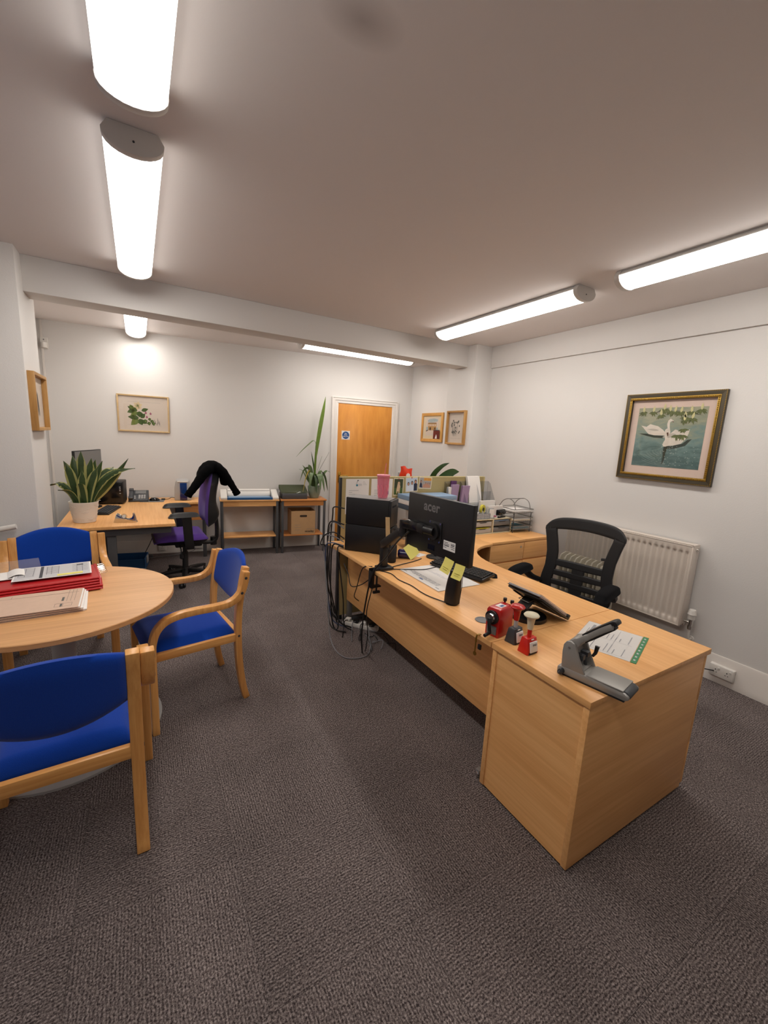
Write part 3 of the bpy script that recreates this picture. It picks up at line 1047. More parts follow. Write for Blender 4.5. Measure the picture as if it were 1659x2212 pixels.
# ================================================================ MESH CHAIR
t = thing('mesh_chair', 'black mesh-backed office chair at the inner side of the main desk', 'chair', (2.61, 1.79, 0), 104)
star_base(t, .3, .105, 5, 'black_plastic', a0=10)
part('gas_column', G().cyl((0, 0, .1), (0, 0, .3), .03, n=20).cyl((0, 0, .28), (0, 0, .42), .022, n=20), 'black_satin', t)
part('mechanism', G().box(-.09, .09, -.14, .1, .39, .44), 'black_plastic', t, bev=.012)
def mseat(u, v, w):
    q, s = 2 * u - 1, v
    e = ((1 - q ** 6) * (1 - (2 * s - 1) ** 6)) ** .5
    return (q * .24, -.2 + s * .46, .45 + (.06 * e ** .6 if w else 0))
part('seat', G().shell(mseat, 14, 14), 'black_fabric', t, ang=80)
# backrest: surface y = f(x, z); outline half-widths
def ysurf(x, z):
    return -.215 - .14 * max(0.0, z - .5) ** 1.15 + .42 * x * x
def outer(z):      # half width
    pts = [(.46, .235), (.52, .265), (.60, .262), (.70, .245), (.80, .248), (.90, .268), (.96, .284), (.995, .288), (1.03, .285), (1.085, .25)]
    for (a, wa), (b2, wb) in zip(pts, pts[1:]):
        if z <= b2:
            k = max(0, (z - a) / (b2 - a))
            return wa + (wb - wa) * k
    return pts[-1][1]
def strip_bar(g, z0, z1, f0, f1, th=.03, nu=6, nv=14, bulge=0):
    def fn(u, v, w):
        z = z0 + (z1 - z0) * v
        x = f0(z) + (f1(z) - f0(z)) * u
        zz = z
        return (x, ysurf(x, z) + (th / 2 if w else -th / 2), zz)
    g.shell(fn, nu, nv)
def arch_bar(g, z0f, z1f, x0, x1, th=.03, nu=16, nv=4):
    def fn(u, v, w):
        x = x0 + (x1 - x0) * u
        z = z0f(x) + (z1f(x) - z0f(x)) * v
        return (x, ysurf(x, z) + (th / 2 if w else -th / 2), z)
    g.shell(fn, nu, nv)
inner = lambda z: outer(z) - .08
bf = G()
strip_bar(bf, .47, .995, inner, outer)
strip_bar(bf, .47, .995, lambda z: -outer(z), lambda z: -inner(z))
topo = lambda x: 1.085 - .06 * (abs(x) / .288) ** 8 - .03 * (abs(x) / .288) ** 2
arch_bar(bf, lambda x: .995 - .03 * (abs(x) / .296) ** 2, topo, -.288, .288, nu=32)
part('back_frame', bf, 'black_satin', t, bev=.006, ang=60)
lb = G()
strip_bar(lb, .47, .74, lambda z: -.045, lambda z: .045, .024)
for (za, zb) in ((.705, .75), (.63, .668), (.555, .592), (.47, .52)):
    arch_bar(lb, lambda x, za=za: za - .01 * (1 - (x / .21) ** 2), lambda x, zb=zb: zb, -.21, .21, .024)
part('lumbar_bars', lb, 'black_satin', t, bev=.004, ang=60)
ms = G()
strip_bar(ms, .48, 1.0, lambda z: -inner(z) - .01, lambda z: inner(z) + .01, .003, 12, 12)
part('mesh', ms, 'chair_mesh', t)
part('back_stem', G().sweep(spline([(0, -.1, .42), (0, -.2, .42), (0, -.235, .47), (0, -.235, .56)], 5), (1, 0, 0), .08, .03), 'black_plastic', t, bev=.006)
for s in (-1, 1):
    a = part('arm_bracket', G().sweep(spline([(s * .262, -.19, .56), (s * .30, -.10, .60), (s * .31, -.02, .655), (s * .31, .02, .675)], 5), (0, 0, 1) if False else (s * .9, .1, -.2), .05, .03), 'black_plastic', t, bev=.006)
    part('arm_pad', G().shell(lambda u, v, w: (s * .31 + (u - .5) * .10 * (1 - .35 * abs(2 * v - 1) ** 4), -.075 + v * .31, .672 + (.05 * (1 - (2 * u - 1) ** 4) ** .5 * (1 - abs(2 * v - 1) ** 5) ** .5 if w else 0) - .03 * max(0, v - .6)), 10, 14), 'black_fabric', a, ang=80)

# ================================================================ RADIATOR, VALVE, HEATER, SOCKETS
t = thing('radiator', 'white panel radiator on the right wall behind the mesh chair', 'radiator', (0, 0, 0))
RY0, RY1, RZ0, RZ1, RX = 1.37, 2.40, .335, .955, 3.435
NR = 23
def radf(u, v):
    y = RY0 + .012 + (RY1 - RY0 - .024) * u
    z = RZ0 + .01 + (RZ1 - RZ0 - .02) * v
    zz = (z - RZ0) / (RZ1 - RZ0)
    env = min(1, max(0, (zz - .065) / .018)) * min(1, max(0, (.925 - zz) / .018))
    e2 = min(1, max(0, (u * (RY1 - RY0) - .012) / .01)) * min(1, max(0, ((1 - u) * (RY1 - RY0) - .012) / .01))
    return (RX - .0 + .011 * env * e2 * (.5 + .5 * math.cos(2 * PI * (u * NR + .5))), y, z)
g = G()
vs = [0, .055, .06, .083, .1, .5, .9, .92, .93, .945, 1]
NU = NR * 8
pts = [radf(i / NU, v) for v in vs for i in range(NU + 1)]
g.add(pts, [(j * (NU + 1) + i, j * (NU + 1) + i + 1, (j + 1) * (NU + 1) + i + 1, (j + 1) * (NU + 1) + i) for j in range(len(vs) - 1) for i in range(NU)])
part('front_panel', g, 'radiator_white', t, ang=60)
part('panel_rim', G().box(RX - .002, RX + .03, RY0, RY0 + .012, RZ0, RZ1).box(RX - .002, RX + .03, RY1 - .012, RY1, RZ0, RZ1).box(RX - .002, RX + .03, RY0, RY1, RZ0, RZ0 + .01).box(RX - .002, RX + .03, RY0, RY1, RZ1 - .01, RZ1), 'radiator_white', t, bev=.003)
part('back_panel', G().box(RX + .055, RX + .085, RY0, RY1, RZ0, RZ1 - .01), 'radiator_white', t, bev=.004)
sp = part('side_cover', G().box(RX + .004, RX + .085, RY0 - .004, RY0 + .002, RZ0 + .02, RZ1 + .004), 'radiator_white', t, bev=.001)
part('side_cover', G().box(RX + .004, RX + .085, RY1 - .002, RY1 + .004, RZ0 + .02, RZ1 + .004), 'radiator_white', t, bev=.001)
part('plug', G().cyl((RX + .045, RY0 - .004, RZ1 - .03), (RX + .045, RY0 - .012, RZ1 - .03), .014, n=16).cyl((RX + .045, RY0 - .012, RZ1 - .03), (RX + .045, RY0 - .016, RZ1 - .03), .007, n=10), 'chrome', sp)
tg = G().box(RX + .004, RX + .085, RY0 - .004, RY1 + .004, RZ1 + .002, RZ1 + .006)
part('top_grille', tg, 'radiator_white', t, bev=.001)
part('bracket', G().box(RX + .085, XR - .001, RY0 + .15, RY0 + .19, RZ0 + .1, RZ1 - .1).box(RX + .085, XR - .001, RY1 - .19, RY1 - .15, RZ0 + .1, RZ1 - .1), 'radiator_white', t)
v = part('valve', G().tube([(RX + .04, RY0, RZ0 + .045), (RX + .04, RY0 - .05, RZ0 + .045)], .011, 12).cyl((RX + .04, RY0 - .05, RZ0 + .02), (RX + .04, RY0 - .05, RZ0 + .075), .014, n=14).cyl((RX + .04, RY0 - .05, RZ0 - .005), (RX + .04, RY0 - .05, RZ0 + .02), .016, n=6), 'chrome', t)
part('valve_head', G().lathe([(.014, .07), (.024, .075), (.026, .105), (.029, .112), (.026, .12), (.025, .135), (.02, .148), (.0, .15)], 20, (RX + .04, RY0 - .05, RZ0), cap=False), 'white_plastic', v)
part('pipe', G().tube([(RX + .04, RY0 - .05, RZ0 + .0), (RX + .04, RY0 - .05, RZ0 - .07), (RX + .05, RY0 - .05, RZ0 - .09), (XR, RY0 - .05, RZ0 - .092)], .0085, 10).lathe([(.0, -.006), (.022, -.005), (.02, .004), (.009, .006)], 16, M=T(XR - .006, RY0 - .05, RZ0 - .092) @ rot('Y', -90), cap=False), 'white_plastic', v)

t = thing('oil_heater', 'cream oil-filled heater seen through the mesh of the office chair', 'heater', (3.29, 2.12, 0))
t.scale = (1, .95, 1.08)
for k in range(8):
    y = -.19 + .052 * k
    fin = [(-.075, .1), (.075, .1), (.085, .14), (.085, .58), (.06, .625), (.0, .64), (-.06, .625), (-.085, .58), (-.085, .14)]
    part('fin', G().prism([(p[0], p[1]) for p in fin], y - .008, y + .008, 'y').box(-.04, .04, y - .022, y + .022, .13, .2).box(-.04, .04, y - .022, y + .022, .52, .59), 'heater_cream', t, bev=.006)
c = part('control_box', G().prism([(-.08, .1), (.08, .1), (.085, .55), (.05, .62), (-.05, .62), (-.085, .55)], -.285, -.21, 'y'), 'heater_cream', t, bev=.01)
for z in (.48, .40, .31):
    part('knob', G().cyl((-.03, -.285, z), (-.03, -.305, z), .022, .018, n=16), 'cream_plastic', c)
part('handle', G().tube(spline([(0, -.26, .61), (0, -.26, .66), (0, -.24, .665), (0, -.18, .655)], 4), .01, 8), 'dark_grey', c)
for y in (-.2, .15):
    f = part('foot_bar', G().box(-.12, .12, y - .015, y + .015, .06, .1), 'dark_grey', t, bev=.005)
    for s in (-.1, .1):
        part('castor', G().lathe([(.006, -.012), (.028, -.01), (.03, 0), (.028, .01), (.006, .012)], 16, M=T(s, y, .03) @ rot('X', 90)), 'black_plastic', f)

def socket(label, M, double=True, cord=False):
    t = thing('wall_socket', label, 'socket')
    t.matrix_world = M
    w = .073 if double else .043
    b2 = part('back_box', G().box(-w, w, -.028, 0, -.043, .043), 'white_plastic', t, bev=.004)
    part('face_plate', G().box(-w + .002, w - .002, -.034, -.027, -.041, .041), 'white_plastic', t, bev=.003)
    for x in ((-.034, .034) if double else (0,)):
        part('pin_slots', G().box(x - .003, x + .003, -.0346, -.0335, .005, .013).box(x - .011, x - .004, -.0346, -.0335, -.012, -.008).box(x + .004, x + .011, -.0346, -.0335, -.012, -.008), 'black_satin', t)
        part('switch', G().box(x - .007 + .018, x + .007 + .018, -.038, -.033, .014, .03), 'white_plastic', t, bev=.002)
    return t
socket('white double socket on the right skirting board', T(XR - .012, 1.09, .10) @ rot('Z', -90), True)
o = tag(part('mains_cable', G().tube(spline([(XR - .05, 1.13, .095), (XR - .07, 1.2, .085), (XR - .06, 1.35, .07), (XR - .08, 1.5, .03), (XR - .1, 1.7, .008), (3.3, 1.95, .008)], 6), .004, 8), 'cable_black'), 'black power cord plugged into the right-hand skirting socket', 'cable')
socket('white single socket on the back skirting under the left desk', M_bw @ T(.216, -.012, .085), False)
socket('white double socket on the back skirting behind the purple chair', M_bw @ T(.62, -.012, .09), True)

# ================================================================ PICTURES
def picture(name, label, M, W, H, fw, fd, fm, mm, inset=.012, rail=None):
    t = thing(name, label, 'picture')
    t.matrix_world = M
    # mitred frame from four rails, standing off the wall
    def q(x, z):
        return (x, z)
    for (a, b2, c, d) in (((-W / 2, -H / 2), (W / 2, -H / 2), (W / 2 - fw, -H / 2 + fw), (-W / 2 + fw, -H / 2 + fw)),
                          ((W / 2, -H / 2), (W / 2, H / 2), (W / 2 - fw, H / 2 - fw), (W / 2 - fw, -H / 2 + fw)),
                          ((W / 2, H / 2), (-W / 2, H / 2), (-W / 2 + fw, H / 2 - fw), (W / 2 - fw, H / 2 - fw)),
                          ((-W / 2, H / 2), (-W / 2, -H / 2), (-W / 2 + fw, -H / 2 + fw), (-W / 2 + fw, H / 2 - fw))):
        part('frame_rail', G().prism([a, b2, c, d], -fd, 0, 'y'), fm, t, bev=.0015)
    part('mount', G().box(-W / 2 + fw * .6, W / 2 - fw * .6, -.008, -.004, -H / 2 + fw * .6, H / 2 - fw * .6), mm, t)
    part('glass', G().box(-W / 2 + fw, W / 2 - fw, -.0125, -.0115, -H / 2 + fw, H / 2 - fw), 'picture_glass', t)
    return t

def leafpoly(x, z, L, w, ang, n=7):
    a = math.radians(ang)
    up = [(k / n, w * math.sin(PI * (k / n) ** .8)) for k in range(n + 1)]
    pl = [(L * s, ww) for s, ww in up] + [(L * s, -ww) for s, ww in reversed(up[1:-1])]
    return [(x + px * math.cos(a) - pz * math.sin(a), z + px * math.sin(a) + pz * math.cos(a)) for px, pz in pl]

mat('leaf_ink', (70, 92, 40), .8, var=(70, .3))
mat('leaf_ink2', (116, 132, 66), .8, var=(70, .2))
mat('petal_cream', (226, 206, 164), .8, var=(60, .08))
mat('petal_pink', (172, 96, 120), .8)
mat('pencil', (140, 136, 124), .8)
mat('stem_grey', (96, 94, 88), .8)

# botanical print on the back wall
PB = M_bw @ T(.078, 0, 1.749)
t = picture('botanical_print', 'framed botanical print of a cream flower and green leaves on the back wall', PB, .548, .432, .017, .022, 'pale_frame', 'mount')
g = G()
y = -.0086
g.m = 4
pr(g, -.17, .18, .135, .1362, y); pr(g, -.17, .18, -.135, -.1338, y)
def P2(px, py):     # zoom pixels -> picture plane
    return ((px - 830) / 1150 * .548 + .0, (655 - py + (px - 830) * .078) / 790 * .432)
for (px, py, L, w, a, m_) in ((690, 590, .085, .022, 155, 0), (640, 560, .07, .02, 205, 0), (690, 610, .07, .02, 215, 1), (735, 600, .055, .026, 270, 0), (780, 590, .06, .016, 20, 0), (760, 745, .055, .018, 50, 0),
                            (720, 745, .09, .022, 175, 0), (700, 760, .085, .026, 225, 1), (730, 760, .06, .026, 290, 0), (600, 560, .05, .017, 120, 1), (780, 800, .05, .018, 330, 0)):
    x, z = P2(px, py)
    g.m = m_
    print_poly(g, leafpoly(x, z, L * 1.3, w * 1.35, a), y)
for (px, py, r) in ((860, 820, .024), (940, 870, .022), (955, 780, .018), (1010, 830, .022), (1040, 880, .022)):
    x, z = P2(px, py)
    g.m = 0
    print_poly(g, leafpoly(x - r * .2, z + r, r * 2.0, r * .9, 280), y - .0003)
    g.m = 1
    print_poly(g, leafpoly(x, z + r * .6, r * 1.1, r * .4, 280), y - .0005)
for k in range(6):
    x, z = P2(705, 480)
    g.m = 2
    print_poly(g, leafpoly(x, z, .052, .017, 20 + 60 * k), y - .0006)
g.m = 1
print_poly(g, ellipse(.009, .009, 10, *P2(705, 480)), y - .0009)
for (px, py) in ((970, 660), (885, 730), (865, 640)):
    x, z = P2(px, py)
    g.m = 3
    print_poly(g, leafpoly(x, z - .012, .032, .009, 80), y - .0006)
    print_poly(g, leafpoly(x, z - .012, .026, .007, 50), y - .0007)
for (px, py, L, a) in ((1115, 920, .045, 80), (1175, 925, .06, 92), (1100, 900, .07, 110), (1150, 900, .085, 97)):
    x, z = P2(px, py)
    g.m = 5
    print_poly(g, leafpoly(x, z, L, .003, a), y - .0006)
part('print', g, ['leaf_ink', 'leaf_ink2', 'petal_cream', 'petal_pink', 'pencil', 'stem_grey'], t, smooth=False)

# watercolour of a building on the alcove side wall
t = picture('building_picture', 'pine-framed watercolour of a shopfront with a small photo tucked in its corner', T(3.648, 4.90, 1.795) @ rot('Z', -90), .505, .405, .042, .02, 'pine_frame', 'mount_cream')
mat('wash_blue', (170, 186, 190), .9, var=(30, .12))
mat('wash_tan', (190, 150, 96), .9, var=(30, .15))
mat('wash_roof', (120, 98, 78), .9)
mat('wash_dark', (96, 74, 58), .9)
mat('photo_maroon', (96, 30, 24), .5, var=(40, .3))
g = G()
g.m = 0; pr(g, -.145, .15, -.115, .135, y)
g.m = 1; print_poly(g, [(-.10, .075), (.0, .07), (.12, .08), (.13, .11), (.05, .125), (-.06, .12), (-.11, .1)], y - .0003)
g.m = 2; pr(g, -.1, .10, -.04, .055, y - .0004)
g.m = 3; print_poly(g, [(-.105, .055), (.105, .055), (.095, .066), (-.095, .066)], y - .0005)
g.m = 0
for k in range(5):
    pr(g, -.088 + .038 * k, -.066 + .038 * k, .018, .044, y - .0006)
g.m = 4; pr(g, -.06, -.02, -.04, .0, y - .0006); pr(g, .05, .085, -.03, .0, y - .0006)
g.m = 1; print_poly(g, [(-.14, -.04), (-.09, -.04), (-.09, .0), (-.135, .012)], y - .0005); print_poly(g, [(.10, -.04), (.14, -.04), (.135, .0), (.10, .0)], y - .0005)
g.m = 4; print_poly(g, [(-.14, -.06), (-.09, -.045), (-.09, -.036), (-.14, -.045)], y - .0006)
part('print', g, ['mount', 'wash_blue', 'wash_tan', 'wash_roof', 'wash_dark'], t, smooth=False)
g = G(); g.m = 0; pr(g, .055, .195, -.16, -.035, -.0215); g.m = 1; print_poly(g, [(.1, -.155), (.145, -.155), (.14, -.12), (.125, -.095), (.112, -.12)], -.022)
g.m = 2; pr(g, .055, .195, -.045, -.035, -.0218)
p = part('tucked_photo', g, ['photo_maroon', 'photo_white', 'photo_navy'], t, smooth=False)
p['label'] = 'small dark red photo'

# pencil flower print on the right pier
t = picture('flower_sketch', 'narrow oak-framed pencil sketch of wild flowers on the right pier', T(3.285, 3.93, 1.775) @ rot('Z', -90), .335, .395, .022, .035, 'oak_frame', 'mount')
g = G()
g.m = 1
for z in (.125, -.125):
    pr(g, -.09, .09, z, z + .001, y)
random.seed(3)
g.m = 0
for k in range(9):
    x0 = random.uniform(-.05, .03)
    a = random.uniform(70, 112)
    L = random.uniform(.1, .2)
    print_poly(g, leafpoly(x0, -.105, L, .0018, a), y - .0003)
    xe, ze = x0 + L * math.cos(math.radians(a)), -.105 + L * math.sin(math.radians(a))
    for q in range(5):
        print_poly(g, leafpoly(xe, ze, .018, .004, 72 * q + k * 13), y - .0005)
    print_poly(g, leafpoly(x0 + .3 * L * math.cos(math.radians(a)), -.105 + .3 * L, .035, .005, a + 45), y - .0004)
for (x, z) in ((.055, .02), (.06, -.045), (.05, -.06), (-.01, .06)):
    print_poly(g, ellipse(.009, .011, 9, x, z), y - .0006)
part('print', g, ['stem_grey', 'pencil'], t, smooth=False)

# frame on the left pier, seen almost edge-on
t = picture('narrow_print', 'oak-framed print on the left pier, seen almost edge-on', T(-.62, 3.925, 1.735) @ rot('Z', 90), .45, .395, .022, .04, 'oak_frame', 'mount')
g = G()
g.m = 0
for k in range(7):
    print_poly(g, leafpoly(-.06 + .02 * k, -.1, .18, .004, 80 + 4 * k), y - .0003)
part('print', g, ['stem_grey'], t, smooth=False)

# swans
t = picture('swan_picture', 'ornate gilt-framed picture of two swans on the right wall', T(XR, 1.715, 1.725) @ rot('Z', -90), .69, .675, .05, .03, 'gold_dark', 'mount_pink')
W_, H_ = .69, .675
ig = G()
for (a0, a1, z0, z1) in ((-W_ / 2 + .032, W_ / 2 - .032, -H_ / 2 + .032, -H_ / 2 + .05), (-W_ / 2 + .032, W_ / 2 - .032, H_ / 2 - .05, H_ / 2 - .032), (-W_ / 2 + .032, -W_ / 2 + .05, -H_ / 2 + .05, H_ / 2 - .05), (W_ / 2 - .05, W_ / 2 - .032, -H_ / 2 + .05, H_ / 2 - .05)):
    ig.box(a0, a1, -.034, -.028, z0, z1)
part('gilt_inner', ig, 'gold_leaf', t, bev=.002)
bead = G()
for k in range(44):
    s = -W_ / 2 + .041 + (W_ - .082) * k / 43
    for z in (-H_ / 2 + .041, H_ / 2 - .041):
        bead.lathe([(.0, -.005), (.005, -.002), (.005, .002), (.0, .005)], 6, (s, -.035, z), cap=False, sx=1.2)
    s = -H_ / 2 + .041 + (H_ - .082) * k / 43
    for x in (-W_ / 2 + .041, W_ / 2 - .041):
        bead.lathe([(.0, -.006), (.005, -.002), (.005, .002), (.0, .006)], 6, (x, -.035, s), cap=False)
bo = part('gilt_beading', bead, 'gold_leaf', t)
bo['kind'] = 'stuff'
eg = G()
for k in range(60):
    s = -W_ / 2 + .004 + (W_ - .008) * k / 59
    for z in (-H_ / 2 + .003, H_ / 2 - .003):
        eg.cb((s, -.03, z), (.006, .004, .005))
    s = -H_ / 2 + .004 + (H_ - .008) * k / 59
    for x in (-W_ / 2 + .003, W_ / 2 - .003):
        eg.cb((x, -.03, s), (.005, .004, .006))
eo = part('edge_beading', eg, 'gold_leaf', t)
eo['kind'] = 'stuff'
# painted water: teal below, grey-green above, brushed ripples
wm, wnt, wb = nt_new('painted_water')
tc = wnt.nodes.new('ShaderNodeTexCoord')
mp = wnt.nodes.new('ShaderNodeMapping')
mp.inputs['Scale'].default_value = (7, 1, 16)
wnt.links.new(tc.outputs['Object'], mp.inputs['Vector'])
nz = wnt.nodes.new('ShaderNodeTexNoise')
nz.inputs['Scale'].default_value = 1.5
nz.inputs['Detail'].default_value = 6
nz.inputs['Distortion'].default_value = 1.2
wnt.links.new(mp.outputs['Vector'], nz.inputs['Vector'])
sx = wnt.nodes.new('ShaderNodeSeparateXYZ')
wnt.links.new(tc.outputs['Object'], sx.inputs[0])
mr = wnt.nodes.new('ShaderNodeMapRange')
mr.inputs['From Min'].default_value = -.2
mr.inputs['From Max'].default_value = .2
wnt.links.new(sx.outputs['Z'], mr.inputs['Value'])
ad = wnt.nodes.new('ShaderNodeMath'); ad.operation = 'MULTIPLY_ADD'; ad.inputs[1].default_value = .75
wnt.links.new(mr.outputs[0], ad.inputs[0])
m3 = wnt.nodes.new('ShaderNodeMath'); m3.operation = 'MULTIPLY_ADD'; m3.inputs[1].default_value = .9; m3.inputs[2].default_value = -.32
wnt.links.new(nz.outputs['Fac'], m3.inputs[0])
wnt.links.new(m3.outputs[0], ad.inputs[2])
r = wnt.nodes.new('ShaderNodeValToRGB')
r.color_ramp.elements[0].color = lin((74, 104, 102)); r.color_ramp.elements[0].position = .12
r.color_ramp.elements[1].color = lin((176, 174, 148)); r.color_ramp.elements[1].position = .95
e = r.color_ramp.elements.new(.45); e.color = lin((120, 148, 144))
e = r.color_ramp.elements.new(.7); e.color = lin((152, 160, 138))
wnt.links.new(ad.outputs[0], r.inputs['Fac'])
wnt.links.new(r.outputs['Color'], wb.inputs['Base Color'])
wb.inputs['Roughness'].default_value = .6
PW, PH = .485, .455
def sw(u, v):
    return ((u - .5) * PW, (v - .5) * PH)
part('painting', G().box(-PW / 2, PW / 2, -.0095, -.008, -PH / 2, PH / 2), 'painted_water', t)
mat('swan_white', (232, 222, 208), .7, var=(25, .08))
mat('swan_shade', (198, 190, 176), .7)
mat('beak', (96, 62, 46), .7)
mat('reflection', (44, 56, 46), .7, var=(30, .2))
mat('blossom', (206, 200, 148), .7, var=(60, .12))
mat('foliage', (92, 100, 56), .7, var=(60, .3))
mat('branch', (64, 58, 44), .7)
mat('glint', (188, 200, 190), .7)
SW = dict(
    body1=[(0.069, 0.701), (0.155, 0.679), (0.21, 0.725), (0.335, 0.689), (0.418, 0.63), (0.456, 0.588), (0.453, 0.534), (0.293, 0.536), (0.207, 0.554), (0.164, 0.597), (0.112, 0.657)],
    neck1=[(0.505, 0.564), (0.485, 0.638), (0.465, 0.729), (0.476, 0.787), (0.507, 0.814), (0.548, 0.785), (0.556, 0.76), (0.52, 0.774), (0.503, 0.748), (0.509, 0.679), (0.531, 0.597), (0.53, 0.548)],
    beak1=[(0.53, 0.785), (0.561, 0.76), (0.542, 0.754)],
    body2=[(0.507, 0.547), (0.552, 0.589), (0.598, 0.637), (0.662, 0.613), (0.739, 0.605), (0.801, 0.644), (0.79, 0.565), (0.764, 0.485), (0.707, 0.404), (0.604, 0.372), (0.536, 0.364), (0.469, 0.346), (0.442, 0.381), (0.464, 0.448), (0.503, 0.498)],
    neck2=[(0.451, 0.373), (0.472, 0.465), (0.45, 0.564), (0.451, 0.63), (0.475, 0.654), (0.506, 0.626), (0.509, 0.564), (0.484, 0.56), (0.505, 0.482), (0.531, 0.4), (0.5, 0.347)],
    beak2=[(0.477, 0.583), (0.506, 0.588), (0.51, 0.528), (0.5, 0.523)],
    refl=[(0.469, 0.346), (0.528, 0.364), (0.722, 0.405), (0.789, 0.47), (0.847, 0.486), (0.772, 0.374), (0.626, 0.321), (0.52, 0.309), (0.507, 0.235), (0.505, 0.136), (0.493, 0.053), (0.47, 0.051), (0.475, 0.184), (0.462, 0.282)],
    refl1=[(0.047, 0.562), (0.206, 0.559), (0.293, 0.536), (0.445, 0.53), (0.436, 0.489), (0.298, 0.495), (0.172, 0.525)],
    fl=[(0.081, 0.935), (0.356, 0.882), (0.483, 0.943), (0.551, 0.932), (0.635, 0.921), (0.714, 0.837), (0.781, 0.923), (0.806, 0.819), (0.705, 0.789), (0.703, 0.645), (0.625, 0.548), (0.709, 0.549), (0.913, 0.957), (0.23, 0.937), (0.39, 0.972)])
g = G()
yy = -.0098
g.m = 3; print_poly(g, [sw(*p) for p in SW['refl']], yy); print_poly(g, [sw(*p) for p in SW['refl1']], yy)
g.m = 0; print_poly(g, [sw(*p) for p in SW['body1']], yy - .0003)
print_poly(g, [sw(*p) for p in SW['neck1']], yy - .0005)
g.m = 2; print_poly(g, [sw(*p) for p in SW['beak1']], yy - .0007)
g.m = 0; print_poly(g, [sw(*p) for p in SW['body2']], yy - .0008)
g.m = 1; print_poly(g, leafpoly(*sw(.62, .56), .1, .016, 195), yy - .001); print_poly(g, leafpoly(*sw(.36, .62), .09, .008, 175), yy - .0006)
g.m = 0; print_poly(g, [sw(*p) for p in SW['neck2']], yy - .0012)
g.m = 2; print_poly(g, [sw(*p) for p in SW['beak2']], yy - .0014)
random.seed(11)
g.m = 6
print_poly(g, leafpoly(*sw(.22, .9), .13, .003, 20), yy - .0004); print_poly(g, leafpoly(*sw(.55, .95), .2, .003, -12), yy - .0004)
for (u, v) in SW['fl']:
    for k in range(7):
        g.m = 5
        print_poly(g, leafpoly(*sw(u, v), random.uniform(.03, .05), .006, 200 + 140 * k / 6 + random.uniform(-9, 9)), yy - .0015 - .0001 * k)
    if v > .7:
        g.m = 4
        print_poly(g, leafpoly(*sw(u, v - .01), .05, .009, 88 + random.uniform(-10, 10)), yy - .0024)
g.m = 7
for k in range(70):
    u, v = random.uniform(.3, .95), random.uniform(.03, .36)
    print_poly(g, leafpoly(*sw(u, v), random.uniform(.004, .014), .0014, random.choice((0, 10, 80, 170))), yy - .0005)
for k in range(9):
    cu, cv = .52, .3
    print_poly(g, [sw(cu + (.12 + .05 * k) * math.cos(a) + .0, cv + (.10 + .03 * k) * math.sin(a) * .8 + .002 * s) for s, rng in ((0, range(10)), (1, range(9, -1, -1))) for a in [PI + .9 * (q / 9) + .1 * k for q in rng]], yy - .0004)
part('paint_layer', g, ['swan_white', 'swan_shade', 'beak', 'reflection', 'blossom', 'foliage', 'branch', 'glint'], t, smooth=False)

# ================================================================ LEFT DESK
LD = thing('left_desk', 'beech desk with grey steel legs in the back left alcove', 'desk', (0, 0, 0))
LX0, LX1, LY0 = -.625, .268, 4.228
poly = [(LX0, LY0), (LX1, LY0), (LX1, 5.15)]
for k in range(7):
    a = PI - (PI / 2) * k / 6
    poly.append((LX1 + .26 + .26 * math.cos(a), 5.17 + .26 * math.sin(a)))
poly += [(.74, 5.43), (.74, 5.815), (LX0, 5.975)]
part('worktop', G().prism(poly, ZD - .027, ZD), 'beech_y', LD, bev=.002)
part('end_rail', G().box(-.56, .235, 4.275, 4.315, .635, ZD - .027), 'steel_grey', LD, bev=.003)
lg = part('leg', G().box(-.275, -.205, 4.30, 4.345, .04, .64), 'steel_grey', LD, bev=.003)
part('foot_bar', G().box(-.56, .2, 4.30, 4.345, 0, .04), 'steel_grey', lg, bev=.006)
lg = part('leg', G().box(-.40, -.34, 5.70, 5.745, .04, ZD - .027), 'steel_grey', LD, bev=.003)
part('foot_bar', G().box(-.58, .1, 5.70, 5.745, 0, .04), 'steel_grey', lg, bev=.006)
part('leg', G().box(.66, .70, 5.55, 5.59, 0, ZD - .027), 'steel_grey', LD, bev=.003)
part('long_rail', G().box(-.39, -.35, 4.31, 5.71, .64, .69), 'steel_grey', LD, bev=.003)
part('hanging_drawer', G().box(.36, .66, 5.47, 5.74, .50, .70), 'honey_x', LD, bev=.003)

# snake plant in a white pot
t = thing('snake_plant', 'snake plant with yellow-edged leaves in a white pot on the left desk', 'plant', (-.443, 4.515, ZD))
part('pot', G().lathe([(.078, 0), (.084, .004), (.098, .09), (.108, .168), (.112, .178), (.112, .186), (.104, .186), (.10, .17), (.096, .155)], 44, cap=True), 'pot_white', t)
tg_ = G()
random.seed(21)
for k in range(64):                      # carved relief on the pot wall
    z = random.uniform(.015, .16)
    a = random.uniform(0, 2 * PI)
    r_ = .084 + (z - .004) * .148 + .0005
    tg_.tube([((r_ + .002) * math.cos(a + q * .14), (r_ + .002) * math.sin(a + q * .14), z + .006 * math.sin(q * 1.9 + k)) for q in range(4)], .0015, 5)
rl = part('carved_relief', tg_, 'pot_white', t)
rl['kind'] = 'stuff'
part('soil', G().lathe([(.0, .166), (.1, .164), (.1, .158)], 32, cap=False), 'soil', t)
